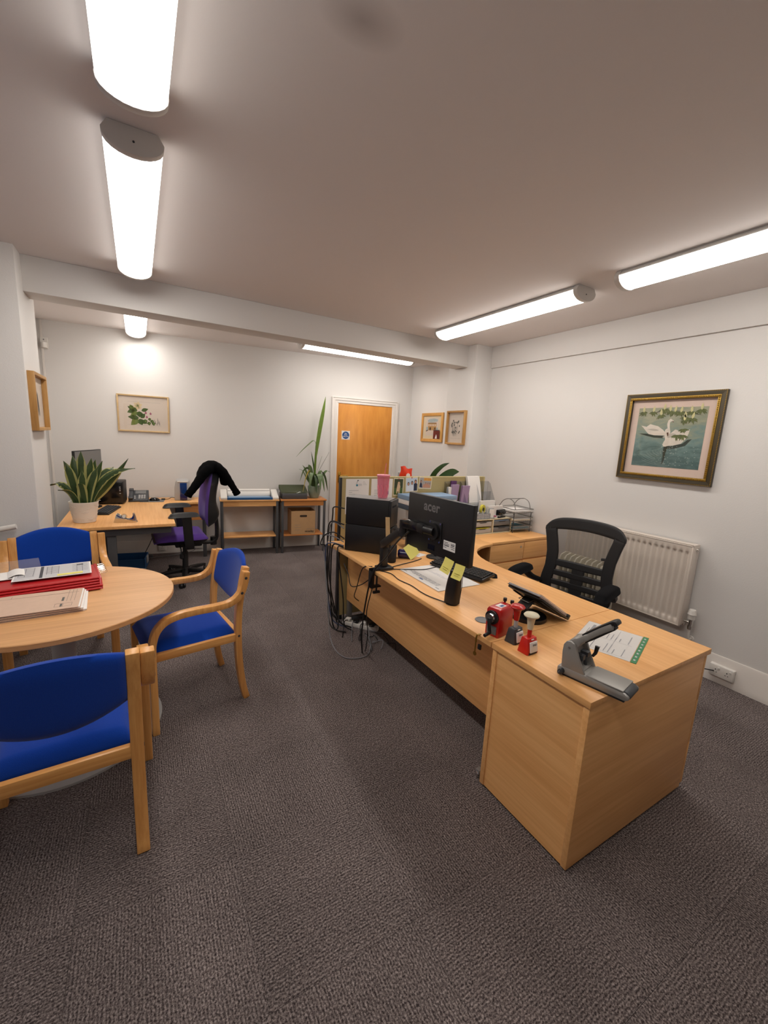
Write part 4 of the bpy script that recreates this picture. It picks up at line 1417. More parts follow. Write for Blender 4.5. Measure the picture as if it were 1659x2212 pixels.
# (base offset, tip offset, mid bow, half width)
SP = [((-.01, .0), (.006, .63, .0), .03, .034), ((-.03, -.01), (-.058, .59, .02), .02, .030), ((.03, .0), (.079, .57, .0), .01, .033), ((-.04, .01), (-.119, .545, -.02), .05, .027),
      ((-.045, -.02), (-.10, .525, -.05), .03, .03), ((.05, .0), (.36, .575, -.02), -.07, .028), ((.05, -.02), (.41, .485, -.04), .10, .025), ((.05, -.01), (.30, .47, .05), .11, .026),
      ((-.05, -.03), (-.235, .335, -.06), .09, .022), ((-.04, -.035), (-.165, .30, -.08), .05, .022), ((.06, .03), (.24, .49, .06), .05, .026), ((.0, -.04), (.01, .47, -.06), -.03, .031),
      ((.03, -.04), (.12, .49, -.06), .02, .03), ((.04, .03), (.105, .555, .05), .02, .026), ((-.02, .04), (-.02, .52, .06), .0, .028), ((.01, -.05), (-.01, .36, -.1), .05, .03), ((.06, -.03), (.16, .55, .0), .03, .02)]
for i, ((bx, by), (tx, tz, ty), bow, w) in enumerate(SP):
    n = 9
    path, ws = [], []
    for k in range(n + 1):
        s = k / n
        x = bx + (tx - bx) * s ** 1.35
        yq = by + (ty - by) * s
        z = .16 + (tz - .16) * s + bow * math.sin(PI * s) * .9
        path.append((x, yq, z))
        ws.append(w * 1.15 * (.55 + .6 * math.sin(PI * min(1, s * .8 + .1))) * (1 if s < .7 else max(.04, 1 - ((s - .7) / .3) ** 1.6)))
    sd = (1, .35 * ((i % 3) - 1), 0)
    lf = part('leaf', G().blade(path, ws, .004, sd, .22), 'leaf_edge', t)
    part('leaf_centre', G().blade([(p[0], p[1] - .0012, p[2] + .0004) for p in path], [q * .84 for q in ws], .007, sd, .22), 'leaf_dark', lf)

# things on the left desk
t = thing('tape_dispenser', 'chrome tape dispenser on the left desk beside the snake plant', 'tape dispenser', (-.128, 4.405, ZD), -10)
t.scale = (1.1, 1.1, 1.15)
prof = [(-.085, 0), (.085, 0), (.075, .018), (.07, .045), (.062, .072), (.056, .056), (.044, .034), (.02, .026), (-.005, .032), (-.03, .05), (-.05, .066), (-.062, .07), (-.068, .05)]
part('body', G().prism(prof, -.022, -.016, 'y').prism(prof, .016, .022, 'y').prism([(p[0], p[1] * .5) for p in prof], -.016, .016, 'y'), 'chrome', t, bev=.001)
part('tape_roll', G().lathe([(.012, -.01), (.022, -.01), (.022, .01), (.012, .01), (.012, -.01)], 24, M=T(-.012, 0, .045) @ rot('X', 90), cap=False), 'clear_acrylic', t)
part('hub', G().cyl((-.012, -.012, .045), (-.012, .012, .045), .012, n=18), 'white_plastic', t)
part('cutter', G().box(.056, .062, -.014, .014, .05, .074), 'chrome', t)

t = thing('monitor', 'thin monitor standing behind the snake plant, seen from the side', 'monitor', (-.46, 5.30, ZD), 70)
part('panel', G().box(-.27, .27, -.012, .012, .27, .60), 'black_plastic', t, bev=.003)
part('screen', G().box(-.262, .262, -.0135, -.0115, .282, .592), 'mid_grey', t)  # grey colour stands in for the reflection on the switched-off screen
part('stand', G().box(-.03, .03, .012, .03, .02, .40), 'black_plastic', t, bev=.004)
part('foot', G().lathe([(.12, 0), (.12, .008), (.03, .02), (.0, .02)], 28, cap=True, sy=.8), 'black_plastic', t)

t = thing('mini_computer', 'small black computer between the snake plant and the desk phone', 'computer', (-.275, 5.56, ZD), -6)
part('case', G().box(-.14, .125, -.12, .12, .012, .255), 'pc_black', t, bev=.008)
part('front_panel', G().box(-.135, .12, -.126, -.12, .02, .25), 'black_gloss', t, bev=.002)
for z in (.19, .17, .15, .12):
    part('port', G().box(.085, .10, -.1275, -.1255, z, z + .008), 'light_grey', t)
part('badge', G().box(-.125, -.095, -.1275, -.1255, .045, .055), 'light_grey', t)
for s in (-.1, .09):
    part('foot', G().box(s - .012, s + .012, -.1, .1, 0, .013), 'black_plastic', t)

def desk_phone(label, loc, rz):
    t = thing('desk_phone', label, 'telephone', loc, rz)
    part('base', G().prism([(-.10, 0), (.095, 0), (.095, .02), (-.085, .115), (-.10, .11)], -.1, .1, 'x', rot('Z', 180) @ T(0, 0, 0)), 'dark_grey', t, bev=.004)
    # sloping face: local frame
    sl = math.degrees(math.atan2(.095, .18))
    F = T(0, -.005, .0695) @ rot('X', sl)
    part('handset', G().box(-.098, -.055, -.1, .1, .0, .022, F).box(-.1, -.053, -.1, -.055, .0, .03, F).box(-.1, -.053, .055, .1, .0, .03, F), 'dark_grey', t, bev=.006)
    part('display', G().box(-.035, .075, .02, .085, 0, .004, F), 'mid_grey', t, bev=.001)
    kp = G()
    for i in range(3):
        for j in range(4):
            kp.box(.0 + i * .026, .02 + i * .026, -.075 + j * .02, -.062 + j * .02, 0, .005, F)
    k_ = part('keypad', kp, 'light_grey', t)
    part('soft_keys', G().box(-.045, -.03, -.03, -.02, 0, .005, F).box(-.045, -.03, -.05, -.04, 0, .005, F).cyl(F @ Vector((-.035, -.07, 0)), F @ Vector((-.035, -.07, .005)), .009, n=14), 'light_grey', t)
    return t
desk_phone('dark grey desk phone on the left desk near the back wall', (-.02, 5.66, ZD), -4)

t = thing('mouse_mat', 'grey mouse mat on the left desk', 'mouse mat', (.12, 5.62, ZD), -8)
part('mat', G().prism(rrect(.25, .2, .015), 0, .003), 'mid_grey', t)
def mouse(label, loc, rz):
    t = thing('mouse', label, 'mouse', loc, rz)
    def f(u, v):
        a, bb = u * 2 * PI, v * PI / 2
        return (.033 * math.cos(a) * math.cos(bb), .056 * math.sin(a) * math.cos(bb), .036 * math.sin(bb) ** .8)
    part('body', G().grid(f, 24, 8).prism(ellipse(.033, .056, 24), 0, .002), 'black_gloss', t, ang=70)
    part('wheel', G().cyl((-.003, .028, .03), (.003, .028, .03), .007, n=12), 'mid_grey', t)
    return t
mouse('black mouse on the grey mat of the left desk', (.14, 5.62, ZD + .003), 80)

t = thing('keyboard', 'black keyboard behind the snake plant on the left desk', 'keyboard', (-.30, 5.02, ZD), 78)
part('case', G().prism([(-.07, 0), (.07, 0), (.07, .022), (-.07, .012)], -.22, .22, 'x'), 'black_plastic', t, bev=.003)
kg = G()
for i in range(15):
    for j in range(5):
        kg.cb((-.196 + .028 * i, -.048 + .024 * j, .019 + .0017 * j), (.023, .019, .008))
part('keys', kg, 'dark_grey', t)['kind'] = 'stuff'

t = thing('card_printer', 'pale grey card printer with a blue front on the left desk', 'printer', (.455, 5.66, ZD), -6)
prof = [(-.095, 0), (.095, 0), (.088, .16), (.078, .235), (.06, .25), (-.06, .25), (-.078, .235), (-.09, .16)]
part('body', G().prism(prof, -.08, .12, 'y'), 'light_grey', t, bev=.012)
part('top_rim', G().box(-.06, .062, -.088, .05, .222, .24), 'white_plastic', t, bev=.006)
part('blue_window', G().box(-.03, .045, -.093, -.079, .075, .215), 'blue_clear', t, bev=.003)
part('card_hopper', G().box(-.032, .047, -.10, -.078, .008, .075), 'navy_tin', t, bev=.003)
part('blue_panel', G().box(-.03, .045, -.081, -.078, .075, .215), 'sign_blue', t)
part('cable', G().tube(spline([(-.09, .02, .02), (-.13, -.01, .03), (-.16, -.02, .012), (-.21, 0, .006)], 5), .003, 6).cb((-.22, 0, .008), (.04, .016, .014)), 'cable_black', t)

t = thing('storage_crate', 'blue plastic crate on the carpet under the left desk', 'crate', (-.17, 5.40, 0), -8)
part('bottom', G().box(-.2, .2, -.15, .15, 0, .01), 'blue_box', t)
for (a, b2, c, d) in ((-.2, .2, -.15, -.142), (-.2, .2, .142, .15), (-.2, -.192, -.15, .15), (.192, .2, -.15, .15)):
    part('side', G().box(a, b2, c, d, 0, .13), 'blue_box', t)
part('clip', G().box(.2, .212, -.05, .05, .05, .13).box(.15, .21, -.16, -.15, .0, .025), 'light_grey', t, bev=.003)

for lab, pts, m_ in (('black cable looping behind the left end of the left desk', [(-.56, 4.40, .72), (-.63, 4.36, .60), (-.64, 4.42, .40), (-.60, 4.6, .1), (-.5, 4.9, .006)], 'cable_black'),
                     ('cables drooping under the left desk worktop', [(-.2, 5.6, .66), (0, 5.5, .60), (.12, 5.45, .66), (.2, 5.4, .67)], 'cable_black'),
                     ('pair of cables running down from the left desk to the carpet', [(.16, 5.4, .66), (.12, 5.45, .4), (.05, 5.5, .2), (-.05, 5.55, .05), (-.3, 5.6, .006)], 'cable_black'),
                     ('cable lying along the skirting behind the purple chair', [(-.3, 5.62, .006), (.1, 5.70, .006), (.35, 5.74, .006), (.55, 5.80, .02), (.60, 5.81, .06)], 'cable_grey')):
    tag(part('cable', G().tube(spline(pts, 6), .004, 7), m_), lab, 'cable')

# ================================================================ SMALL TABLES BY THE BACK WALL
def side_table(name, label, loc, rz, w, d, topm, h=.735):
    t = thing(name, label, 'side table', loc, rz)
    part('top', G().box(-.01, w + .01, -.01, d + .005, h - .018, h), topm, t, bev=.002)
    part('apron', G().box(.03, w - .03, .005, .02, h - .085, h - .018), topm, t)
    part('apron', G().box(.03, w - .03, d - .02, d - .005, h - .085, h - .018), topm, t)
    part('shelf', G().box(.03, w - .03, .004, d - .004, .235, .252), topm, t, bev=.002)
    for (x, y) in ((0, 0), (w - .03, 0), (0, d - .03), (w - .03, d - .03)):
        part('leg', G().box(x, x + .03, y, y + .03, 0, h - .018), 'steel_grey', t, bev=.003)
    return t
R8 = -7.5
side_table('side_table', 'light beech side table with shelf carrying the paper trimmer', (.865, 5.485, 0), R8, .715, .30, 'beech_x')
side_table('side_table', 'darker side table with shelf by the door, carrying the potted plant', (1.612, 5.375, 0), R8, .60, .315, 'honey_x')
c8, s8 = math.cos(math.radians(R8)), math.sin(math.radians(R8))
def loc8(o, x, y, z):
    return (o[0] + x * c8 - y * s8, o[1] + x * s8 + y * c8, z)
T1, T2 = (.865, 5.485), (1.612, 5.375)
t = thing('paper_trimmer', 'white rotary paper trimmer with a blue bed on the light side table', 'paper trimmer', loc8(T1, .36, .15, .735), R8)
part('bed', G().box(-.28, .28, -.14, .12, .01, .022), 'trimmer_blue', t, bev=.002)
part('grid_print', G().box(-.26, .26, -.08, .08, .022, .0226), 'file_blue', t)
part('cutting_rail', G().prism([(.03, .022), (.12, .022), (.12, .105), (.09, .115), (.05, .085), (.03, .05)], -.27, .27, 'x'), 'white_plastic', t, bev=.004)
part('rail_slot', G().box(-.265, .265, .052, .06, .088, .096), 'light_grey', t)
part('front_strip', G().box(-.28, .28, -.148, -.14, .0, .03), 'blue_box', t, bev=.002)
for s in (-1, 1):
    part('end_block', G().prism([(-.145, 0), (.125, 0), (.125, .10), (.08, .11), (-.10, .05), (-.145, .03)], s * .28, s * .36, 'x'), 'white_plastic', t, bev=.008)
t = thing('laminator', 'grey laminator with a smoky green lid on the darker side table', 'laminator', loc8(T2, .17, .17, .735), R8)
part('body', G().box(-.16, .18, -.13, .1, .0, .075), 'steel_grey', t, bev=.006)
part('clear_side', G().box(-.2, -.165, -.14, .1, 0, .11), 'clear_acrylic', t, bev=.004)
part('lid', G().prism([(-.11, .075), (.11, .12), (.11, .165), (.10, .17), (-.10, .10)], -.17, .19, 'x'), 'smoke_lid', t, bev=.004)
t = thing('archive_box', 'open cardboard archive box on the lower shelf of the darker side table', 'box', loc8(T2, .295, .15, .252), R8)
part('bottom', G().box(-.165, .165, -.14, .14, 0, .004), 'card_brown', t)
part('panel', G().box(-.165, .165, -.14, -.136, 0, .325), 'card_brown', t)
part('panel', G().box(-.165, .165, .136, .14, 0, .325), 'card_brown', t)
part('panel', G().box(-.165, -.161, -.14, .14, 0, .325), 'card_brown', t)
part('panel', G().box(.161, .165, -.14, .14, 0, .325), 'card_brown', t)
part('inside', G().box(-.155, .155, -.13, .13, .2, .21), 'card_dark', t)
part('hand_hole', G().prism(rrect(.1, .028, .0138, 5, -.0, .255), -.1412, -.139, 'y'), 'card_dark', t)
text('lettering', 'niceday', .042, 'black_satin', t, T(.085, -.1405, .04) @ rot('X', 90), .0003, .0008)
g = G()
for (x0, x1, z) in ((.045, .15, .071), (-.12, -.04, .13), (-.12, -.035, .095), (-.12, -.05, .06)):
    pr(g, x0, x1, z, z + .004, -.1408)
part('print', g, 'pencil', t, smooth=False)

# potted plant with one tall leaf
PBL = loc8(T2, .475, .17, .735)
t = thing('potted_plant', 'potted plant with one very tall leaf in a pale green pot by the door', 'plant', PBL)
part('pot', G().lathe([(.05, 0), (.06, .004), (.078, .05), (.09, .12), (.094, .165), (.087, .168), (.082, .15)], 36), 'pot_celadon', t)
part('soil', G().lathe([(.0, .15), (.085, .148), (.085, .143)], 24, cap=False), 'soil', t)
def leaf(pts, w, m_, sd=(1, 0, 0), n=5, tipw=.05, base=.5):
    p = spline(pts, n)
    N = len(p) - 1
    ws = [w * (base + (1 - base) * math.sin(PI * min(.5, k / N)) if k / N < .5 else max(tipw, math.cos(PI / 2 * ((k / N - .5) / .5)) ** .8)) for k in range(N + 1)]
    return part('leaf', G().blade(p, ws, .003, sd, .2), m_, t)
part('stalk', G().tube(spline([(0, 0, .14), (.0, .0, .3), (.006, 0, .48), (.012, 0, .62), (.02, 0, .68)], 4), [.012] * 5 + [.016] * 9 + [.009] * 3, 8), 'leaf_green', t)
leaf([(.012, 0, .58), (.03, 0, .74), (.07, .0, 1.0), (.105, .0, 1.2), (.135, 0, 1.39)], .032, 'leaf_green', (1, .2, 0))
leaf([(.015, 0, .66), (.0, -.01, .76), (-.04, -.02, .79), (-.11, -.04, .74), (-.2, -.05, .66), (-.285, -.06, .57)], .018, 'leaf_mid', (.1, 1, .3), base=.25)
leaf([(0, .0, .3), (-.02, .0, .46), (-.06, -.01, .64)], .012, 'leaf_dark', (1, .3, 0))
leaf([(.02, 0, .3), (.10, -.01, .46), (.20, -.02, .64)], .012, 'leaf_dark', (.5, 1, 0))
leaf([(.02, .01, .3), (.07, .02, .46), (.11, .02, .58)], .009, 'leaf_mid', (.5, 1, 0))
for i, (tx, ty, tz, ry, m_, w) in enumerate(((-.24, -.08, .24, .30, 'leaf_mid', .022), (-.20, -.1, .10, .27, 'leaf_yellow', .018), (-.12, -.12, .12, .24, 'leaf_mid', .026), (-.22, .02, .40, .08, 'leaf_mid', .014), (-.16, .05, .45, .06, 'leaf_mid', .018),
                                            (-.08, .03, .46, .10, 'leaf_mid', .034), (.04, -.14, .13, .22, 'leaf_mid', .032), (.16, -.10, .11, .26, 'leaf_mid', .028), (.22, -.02, .36, .14, 'leaf_mid', .02), (.18, .04, .30, .10, 'leaf_mid', .016), (-.02, -.13, .08, .20, 'leaf_dark', .024), (.10, -.13, .10, .22, 'leaf_mid', .024))):
    leaf([(tx * .08, ty * .08, .15), (tx * .4, ty * .4, .17 + ry * .75), (tx * .75, ty * .8, (.17 + ry * .9 + tz) / 2 + .05), (tx, ty, tz)], w, m_, (-ty - .2, tx + .1, .1) if abs(tx) > abs(ty) else (1, 0, .1))

# ================================================================ ON THE MAIN DESK
# two stacked computers
UX, UY = (.673, -.74), (.74, .673)
PCR = math.degrees(math.atan2(-.74, .673))
pcc = (1.361 + .18 * UX[0] + .095 * UY[0], 2.865 + .18 * UX[1] + .095 * UY[1])
for k, lab in ((0, 'black computer case lying on the desk, lower of the two stacked'), (1, 'black computer case stacked on top, carrying the pink tumbler')):
    z = ZD + .004 + .2105 * k
    t = thing('computer_case', lab, 'computer', (pcc[0], pcc[1], z), PCR, 'stacked computer cases')
    part('case', G().box(-.18, .165, -.095, .095, 0, .206), 'pc_black', t, bev=.003)
    part('front_bezel', G().box(.165, .185, -.095, .095, .002, .204), 'black_plastic', t, bev=.004)
    part('top_cover', G().box(-.176, .162, -.092, .092, .2055, .2075), 'pc_top' if k else 'pc_black', t)
    part('drive_slot', G().box(.1845, .186, -.07, .04, .15, .165), 'black_gloss', t)
    part('power_button', G().cyl((.184, .07, .16), (.1865, .07, .16), .009, n=14), 'mid_grey', t)
    for (y, zz) in ((-.06, .05), (-.02, .05), (-.06, .1), (.02, .15)):
        part('port', G().box(-.1815, -.1795, y, y + .02, zz, zz + .01), 'light_grey', t)
    if k == 0:
        for (x, y) in ((-.15, -.07), (.14, -.07), (-.15, .07), (.14, .07)):
            part('foot', G().cyl((x, y, -.004), (x, y, 0), .012, n=12), 'black_plastic', t)

# pink tumbler
ZT = ZD + .004 + .2105 + .2075
t = thing('tumbler', 'pink tumbler with lid and straw on top of the computers', 'tumbler', (1.613, 2.745, ZT))
part('cup', G().lathe([(.0, 0), (.034, 0), (.037, .006), (.048, .165), (.05, .17), (.047, .17), (.034, .008), (.0, .006)], 32, cap=False), 'pink_tumbler', t)
for k in range(8):
    a = 2 * PI * k / 8
    part('moulded_petal', G().tube(spline([(.0385 * math.cos(a), .0385 * math.sin(a), .015), (.043 * math.cos(a + .25), .043 * math.sin(a + .25), .06), (.0455 * math.cos(a), .0455 * math.sin(a), .105)], 4), .0012, 5), 'pink_lid', t)
part('lid', G().lathe([(.0, .172), (.05, .17), (.052, .174), (.052, .18), (.048, .183), (.0, .184)], 32, cap=False), 'pink_lid', t)
part('straw', G().tube([(.002, .0, .03), (.008, .0, .17), (.016, -.004, .27)], .0035, 8), 'pink_tumbler', t)

# monitor on its arm
t = thing('monitor', 'black monitor seen from behind, held over the main desk by an arm', 'monitor', (1.390, 1.740, 1.153), -86.4)
# local: x to the right as seen from behind, -y towards the viewer side (back of the monitor)
part('back_shell', G().box(-.258, .258, -.022, .008, -.158, .158), 'black_plastic', t, bev=.004)
part('screen', G().box(-.254, .254, .0075, .0095, -.153, .154), 'black_gloss', t)
text('lettering', 'acer', .075, 'badge_grey', t, T(-.05, -.0225, .1) @ rot('X', 90), .0004, .0018)
vp = part('mount_plate', G().box(-.055, .045, -.027, -.022, -.085, .03), 'black_satin', t, bev=.002)
for (x, z) in ((-.047, .022), (.037, .022), (-.047, -.077), (.037, -.077)):
    part('screw', G().cyl((x, -.027, z), (x, -.030, z), .005, n=10), 'chrome', vp)
part('port_recess', G().box(-.06, -.005, -.0235, -.021, -.135, -.105), 'black_gloss', t)
st = part('label_sticker', G().box(.065, .155, -.0228, -.0218, -.105, -.055), 'paper', t)
g = G()
for k, (x0, x1, z) in enumerate(((.07, .1, -.067), (.07, .11, -.075), (.07, .108, -.084), (.07, .09, -.093), (.12, .15, -.067), (.122, .148, -.075), (.12, .15, -.083), (.125, .15, -.093))):
    pr(g, x0, x1, z, z + .003 + .002 * (k % 3 == 2), -.0232)
part('print', g, 'ink', st, smooth=False)

t = thing('swing_arm_stand', 'black articulated monitor arm clamped to the front edge of the main desk', 'monitor arm', (0, 0, 0))
BX, BY = 1.405, 2.335
part('base', G().box(BX - .045, BX + .06, BY - .045, BY + .045, ZD, ZD + .022), 'black_plastic', t, bev=.008)
cl = part('clamp', G().box(BX - .098, BX - .078, BY - .025, BY + .025, ZD - .12, ZD + .012).box(BX - .098, BX - .0, BY - .025, BY + .025, ZD + .0, ZD + .012).box(BX - .098, BX - .02, BY - .02, BY + .02, ZD - .12, ZD - .108), 'black_plastic', t, bev=.003)
part('clamp_screw', G().cyl((BX - .045, BY, ZD - .15), (BX - .045, BY, ZD - .035), .006, n=10).cyl((BX - .045, BY, ZD - .038), (BX - .045, BY, ZD - .026), .018, n=16).box(BX - .07, BX - .02, BY - .008, BY + .008, ZD - .165, ZD - .15), 'black_satin', cl)
part('post', G().box(BX - .024, BX + .024, BY - .024, BY + .024, ZD + .02, ZD + .185), 'black_plastic', t, bev=.01)
E1 = (1.342, 2.02, 1.07)
la = part('lower_arm', G().sweep([(BX + .004, BY + .02, ZD + .165), (BX - .012, BY - .06, ZD + .205), (E1[0] + .006, E1[1] + .03, E1[2] - .015), E1], (-.98, .2, 0), .05, [.055, .06, .052, .044]), 'black_plastic', t, bev=.008)
part('cable_clip', G().tube([(BX - .02, BY - .1, .93), (BX - .02, BY - .105, .90), (BX - .02, BY - .11, .93)], .004, 6), 'black_plastic', la)
part('elbow', G().cyl((E1[0], E1[1], E1[2] - .03), (E1[0], E1[1], E1[2] + .07), .024, n=24), 'black_plastic', t)
part('upper_arm', G().sweep([(E1[0], E1[1] + .02, E1[2] + .045), (1.338, 1.94, 1.128), (1.336, 1.85, 1.132)], (0, 0, 1), [.055, .06, .05], .042), 'black_gloss', t, bev=.01)
part('knuckle', G().box(1.316, 1.354, 1.795, 1.855, 1.105, 1.155), 'black_plastic', t, bev=.006)
part('tilt_joint', G().cyl((1.348, 1.745, 1.128), (1.366, 1.745, 1.128), .045, n=28).cyl((1.336, 1.80, 1.13), (1.352, 1.735, 1.128), .024, n=18), 'black_plastic', t)
tag(part('monitor_cable', G().tube(spline([(1.325, 1.93, 1.09), (1.335, 2.06, 1.0), (1.345, 2.2, .86), (1.305, 2.30, .72), (1.295, 2.37, .45), (1.33, 2.46, .2), (1.39, 2.55, .008)], 7), .0055, 8), 'cable_black'), 'thick black cable hanging from the monitor arm over the desk edge', 'cable')

# sticky notes on the lower edge of the monitor and on the desk side
for lab, y, z, tl, a in (('yellow sticky note on the lower edge of the monitor, left one', 1.615, .972, 4, 20), ('yellow sticky note on the lower edge of the monitor, right one', 1.525, .966, -3, 24)):
    t = thing('sticky_note', lab, 'sticky note', (1.362, y, z), -92, 'sticky notes on the monitor')
    t.rotation_euler = (math.radians(-14), math.radians(tl), math.radians(-92))
    part('sheet', G().shell(lambda u, v, w: ((u - .5) * .076, -.012 * (1 - v) ** 2 - (.001 if w else 0), (v - .5) * .076), 6, 6), 'sticky', t)
    g = G(); pr(g, -.02, .025, -.012, -.009, -.0115); pr(g, -.015, .02, -.022, -.019, -.0125)
    part('handwriting', g, 'sticky_dark', t, smooth=False)
t = thing('sticky_note', 'yellow sticky note hanging at the far lower corner of the monitor', 'sticky note', (1.352, 1.925, .975), -92)
t.rotation_euler = (math.radians(-20), math.radians(24), math.radians(-96))
part('sheet', G().shell(lambda u, v, w: ((u - .5) * .11, -.02 * (1 - v) ** 2 - (.001 if w else 0), (v - .5) * .065), 6, 6), 'sticky', t)

# desk pad with print
dm = [(1.523, 2.282), (1.499, 1.842), (1.834, 1.832), (1.80, 2.29)]
t = thing('desk_pad', 'paper desk pad with printed lines under the keyboard', 'desk pad', (1.66, 2.06, ZD), 89)
part('pad', G().box(-.225, .225, -.165, .16, 0, .005), 'paper', t, bev=.001)
g = G()
random.seed(5)
def flat(g, x0, x1, y0, y1, z):
    g.add([(x0, y0, z), (x1, y0, z), (x1, y1, z), (x0, y1, z), (x0, y0, z - .0003), (x1, y0, z - .0003), (x1, y1, z - .0003), (x0, y1, z - .0003)], [(0, 1, 2, 3), (7, 6, 5, 4)])
for r_ in range(5):
    x = -.15
    while x < .13:
        L = random.uniform(.02, .05)
        flat(g, x, x + L, .083 + r_ * .008, .086 + r_ * .008, .0056)
        x += L + .008
flat(g, -.2, -.165, .135, .141, .0056); flat(g, .16, .2, .135, .141, .0056)
g.m = 1
flat(g, -.02, .02, .125, .137, .0056)
flat(g, .19, .21, -.165, -.16, .0056)
for r_ in range(6):
    flat(g, -.12 + .03 * r_, -.06 + .04 * r_, .0 + .01 * (r_ % 3) - .03, .001 + .01 * (r_ % 3) - .03, .0056)
part('print', g, ['ink_light', 'sign_blue'], t, smooth=False)

# keyboard and wrist rest
KM = (1.868, 2.075)
KR = math.degrees(math.atan2(1.816 - 2.353, 1.897 - 1.786))
t = thing('keyboard', 'black keyboard on the desk pad beneath the monitor', 'keyboard', (KM[0], KM[1], ZD + .0), KR)
part('case', G().prism([(-.065, .012), (.07, .02), (.07, .042), (-.065, .026)], -.225, .225, 'x'), 'black_plastic', t, bev=.003)
part('foot', G().box(-.2, -.17, .045, .055, 0, .022).box(.17, .2, .045, .055, 0, .022).box(-.21, .21, -.06, -.045, .004, .014), 'black_plastic', t)
kg = G()
for i in range(17):
    for j in range(6):
        if j == 0 and 4 <= i <= 9:
            continue
        kg.cb((-.204 + .0255 * i, -.05 + .021 * j, .033 + .0024 * j), (.021, .0165, .008))
kg.cb((-.204 + .0255 * 6.5, -.05, .033), (.147, .0165, .008))
part('keys', kg, 'black_satin', t, bev=.0)['kind'] = 'stuff'
t = thing('wrist_rest', 'black padded wrist rest along the keyboard', 'wrist rest', (1.975, 2.105, ZD), KR)
part('pad', G().shell(lambda u, v, w: ((u - .5) * .46, (v - .5) * .08 * (1 - abs(2 * u - 1) ** 8) ** .5, .002 + (.024 * (1 - (2 * v - 1) ** 4) ** .5 * (1 - abs(2 * u - 1) ** 10) ** .5 if w else 0)), 24, 8), 'black_fabric', t, ang=80)

# speaker in front
def speaker(label, loc, rz, h=.165):
    t = thing('speaker', label, 'speaker', loc, rz)
    part('foot', G().lathe([(.0, 0), (.034, 0), (.034, .004), (.02, .008), (.0, .008)], 24, cap=False), 'black_plastic', t)
    def body(u, v):
        a = 2 * PI * u
        k = 1 - .45 * max(0, v - .55) ** 2 / .2
        rx, ry = .031 * (1 - .28 * v ** 3), .04 * (1 - .30 * v ** 3)
        sq = (abs(math.cos(a)) ** 4 + abs(math.sin(a)) ** 4) ** (-.25)
        return (rx * math.cos(a) * sq, ry * math.sin(a) * sq - .015 * v * v, .008 + h * v)
    part('body', G().grid(body, 32, 12).add([body(k / 32, 1) for k in range(32)], [tuple(range(32))]), 'black_plastic', t, ang=50)
    part('grille', G().shell(lambda u, v, w: (.031 - .010 * v ** 3 + (.004 if w else 0), (u - .5) * .05 * (1 - .35 * v ** 2) - .012 * v * v, .02 + v * (h - .03)), 6, 8), 'black_fabric', t)
    part('seam', G().sweep([(.02, -.036, .02), (.02, -.044, h * .6), (.012, -.05, h * .92)], (1, 0, 0), .003, .002), 'dark_grey', t)
    part('badge', G().cyl((.036, 0, .035), (.0375, 0, .035), .006, n=12), 'light_grey', t)
    return t
speaker('black speaker standing at the front edge of the main desk', (1.455, 1.665, ZD), 12, .185)
speaker('small black speaker beside the navy tin, behind the monitor arm', (1.545, 2.465, ZD), 170, .12)

t = thing('tin', 'shiny navy tin lying on its side near the monitor arm', 'tin', (1.70, 2.50, ZD + .034), -38)
part('body', G().lathe([(.0, -.062), (.024, -.062), (.033, -.052), (.034, -.04), (.034, .04), (.033, .052), (.024, .062), (.0, .062)], 32, M=rot('Y', 90), cap=False), 'navy_tin', t)
part('end_band', G().lathe([(.0345, .040), (.0345, .05)], 32, M=rot('Y', 90), cap=False), 'chrome', t)
t = thing('pen_pot', 'black pen pot with pens and a wooden ruler beside the computers', 'pen pot', (1.595, 2.540, ZD), 0)
part('pot', G().lathe([(.0, 0), (.038, 0), (.038, .10), (.034, .10), (.034, .004), (.0, .004)], 28, cap=False), 'black_plastic', t)
for nm, m_, bx, by, tx, ty, L, r_ in (('pencil', 'pot_celadon', -.015, 0, -.05, -.01, .155, .004), ('pencil', 'red_plastic', .0, -.01, -.005, -.035, .16, .004), ('pencil', 'yellow_tape', .005, .0, .0, -.03, .17, .004), ('pen', 'black_plastic', .01, .01, .045, .02, .19, .005), ('pen', 'sign_blue', .015, .015, .06, .03, .185, .005), ('pen', 'light_grey', .01, .018, .05, .045, .18, .005)):
    part(nm, G().tube([(bx, by, .01), (tx, ty, L)], r_, 8).cyl((tx, ty, L), (tx * 1.04, ty * 1.04, L + .012), r_, .001, n=8), m_, t)
part('ruler', G().box(-.016, .016, -.0015, .0015, .005, .31, T(-.022, .008, 0) @ rot('Z', -48) @ rot('Y', -4)), 'pale_frame', t)
t = thing('scissors', 'black-handled scissors standing in the pen pot', 'scissors', (1.600, 2.546, ZD), 0)
for s in (-1, 1):
    part('handle_ring', G().tube([(s * .018 + .02 + .016 * math.cos(a), .005, .20 + .026 * math.sin(a)) for a in [2 * PI * k / 14 for k in range(15)]], .005, 8), 'black_plastic', t)
part('blades', G().box(.010, .018, .003, .007, .02, .18), 'chrome', t)
desk_phone('black desk phone on the main desk behind the monitor', (1.96, 2.72, ZD), -30)
t = thing('round_stand', 'black round stand base on the main desk behind the monitor', 'stand', (1.93, 2.44, ZD))
part('disc', G().lathe([(.0, 0), (.07, 0), (.07, .008), (.03, .014), (.0, .014)], 32, cap=False), 'black_plastic', t)
part('stub', G().cyl((0, 0, .012), (0, 0, .03), .012, n=14), 'black_plastic', t)
t = thing('note_card', 'white note card lying beside the navy tin', 'card', (1.845, 2.53, ZD), 20)
part('card', G().box(-.05, .05, -.03, .03, 0, .002), 'paper', t)
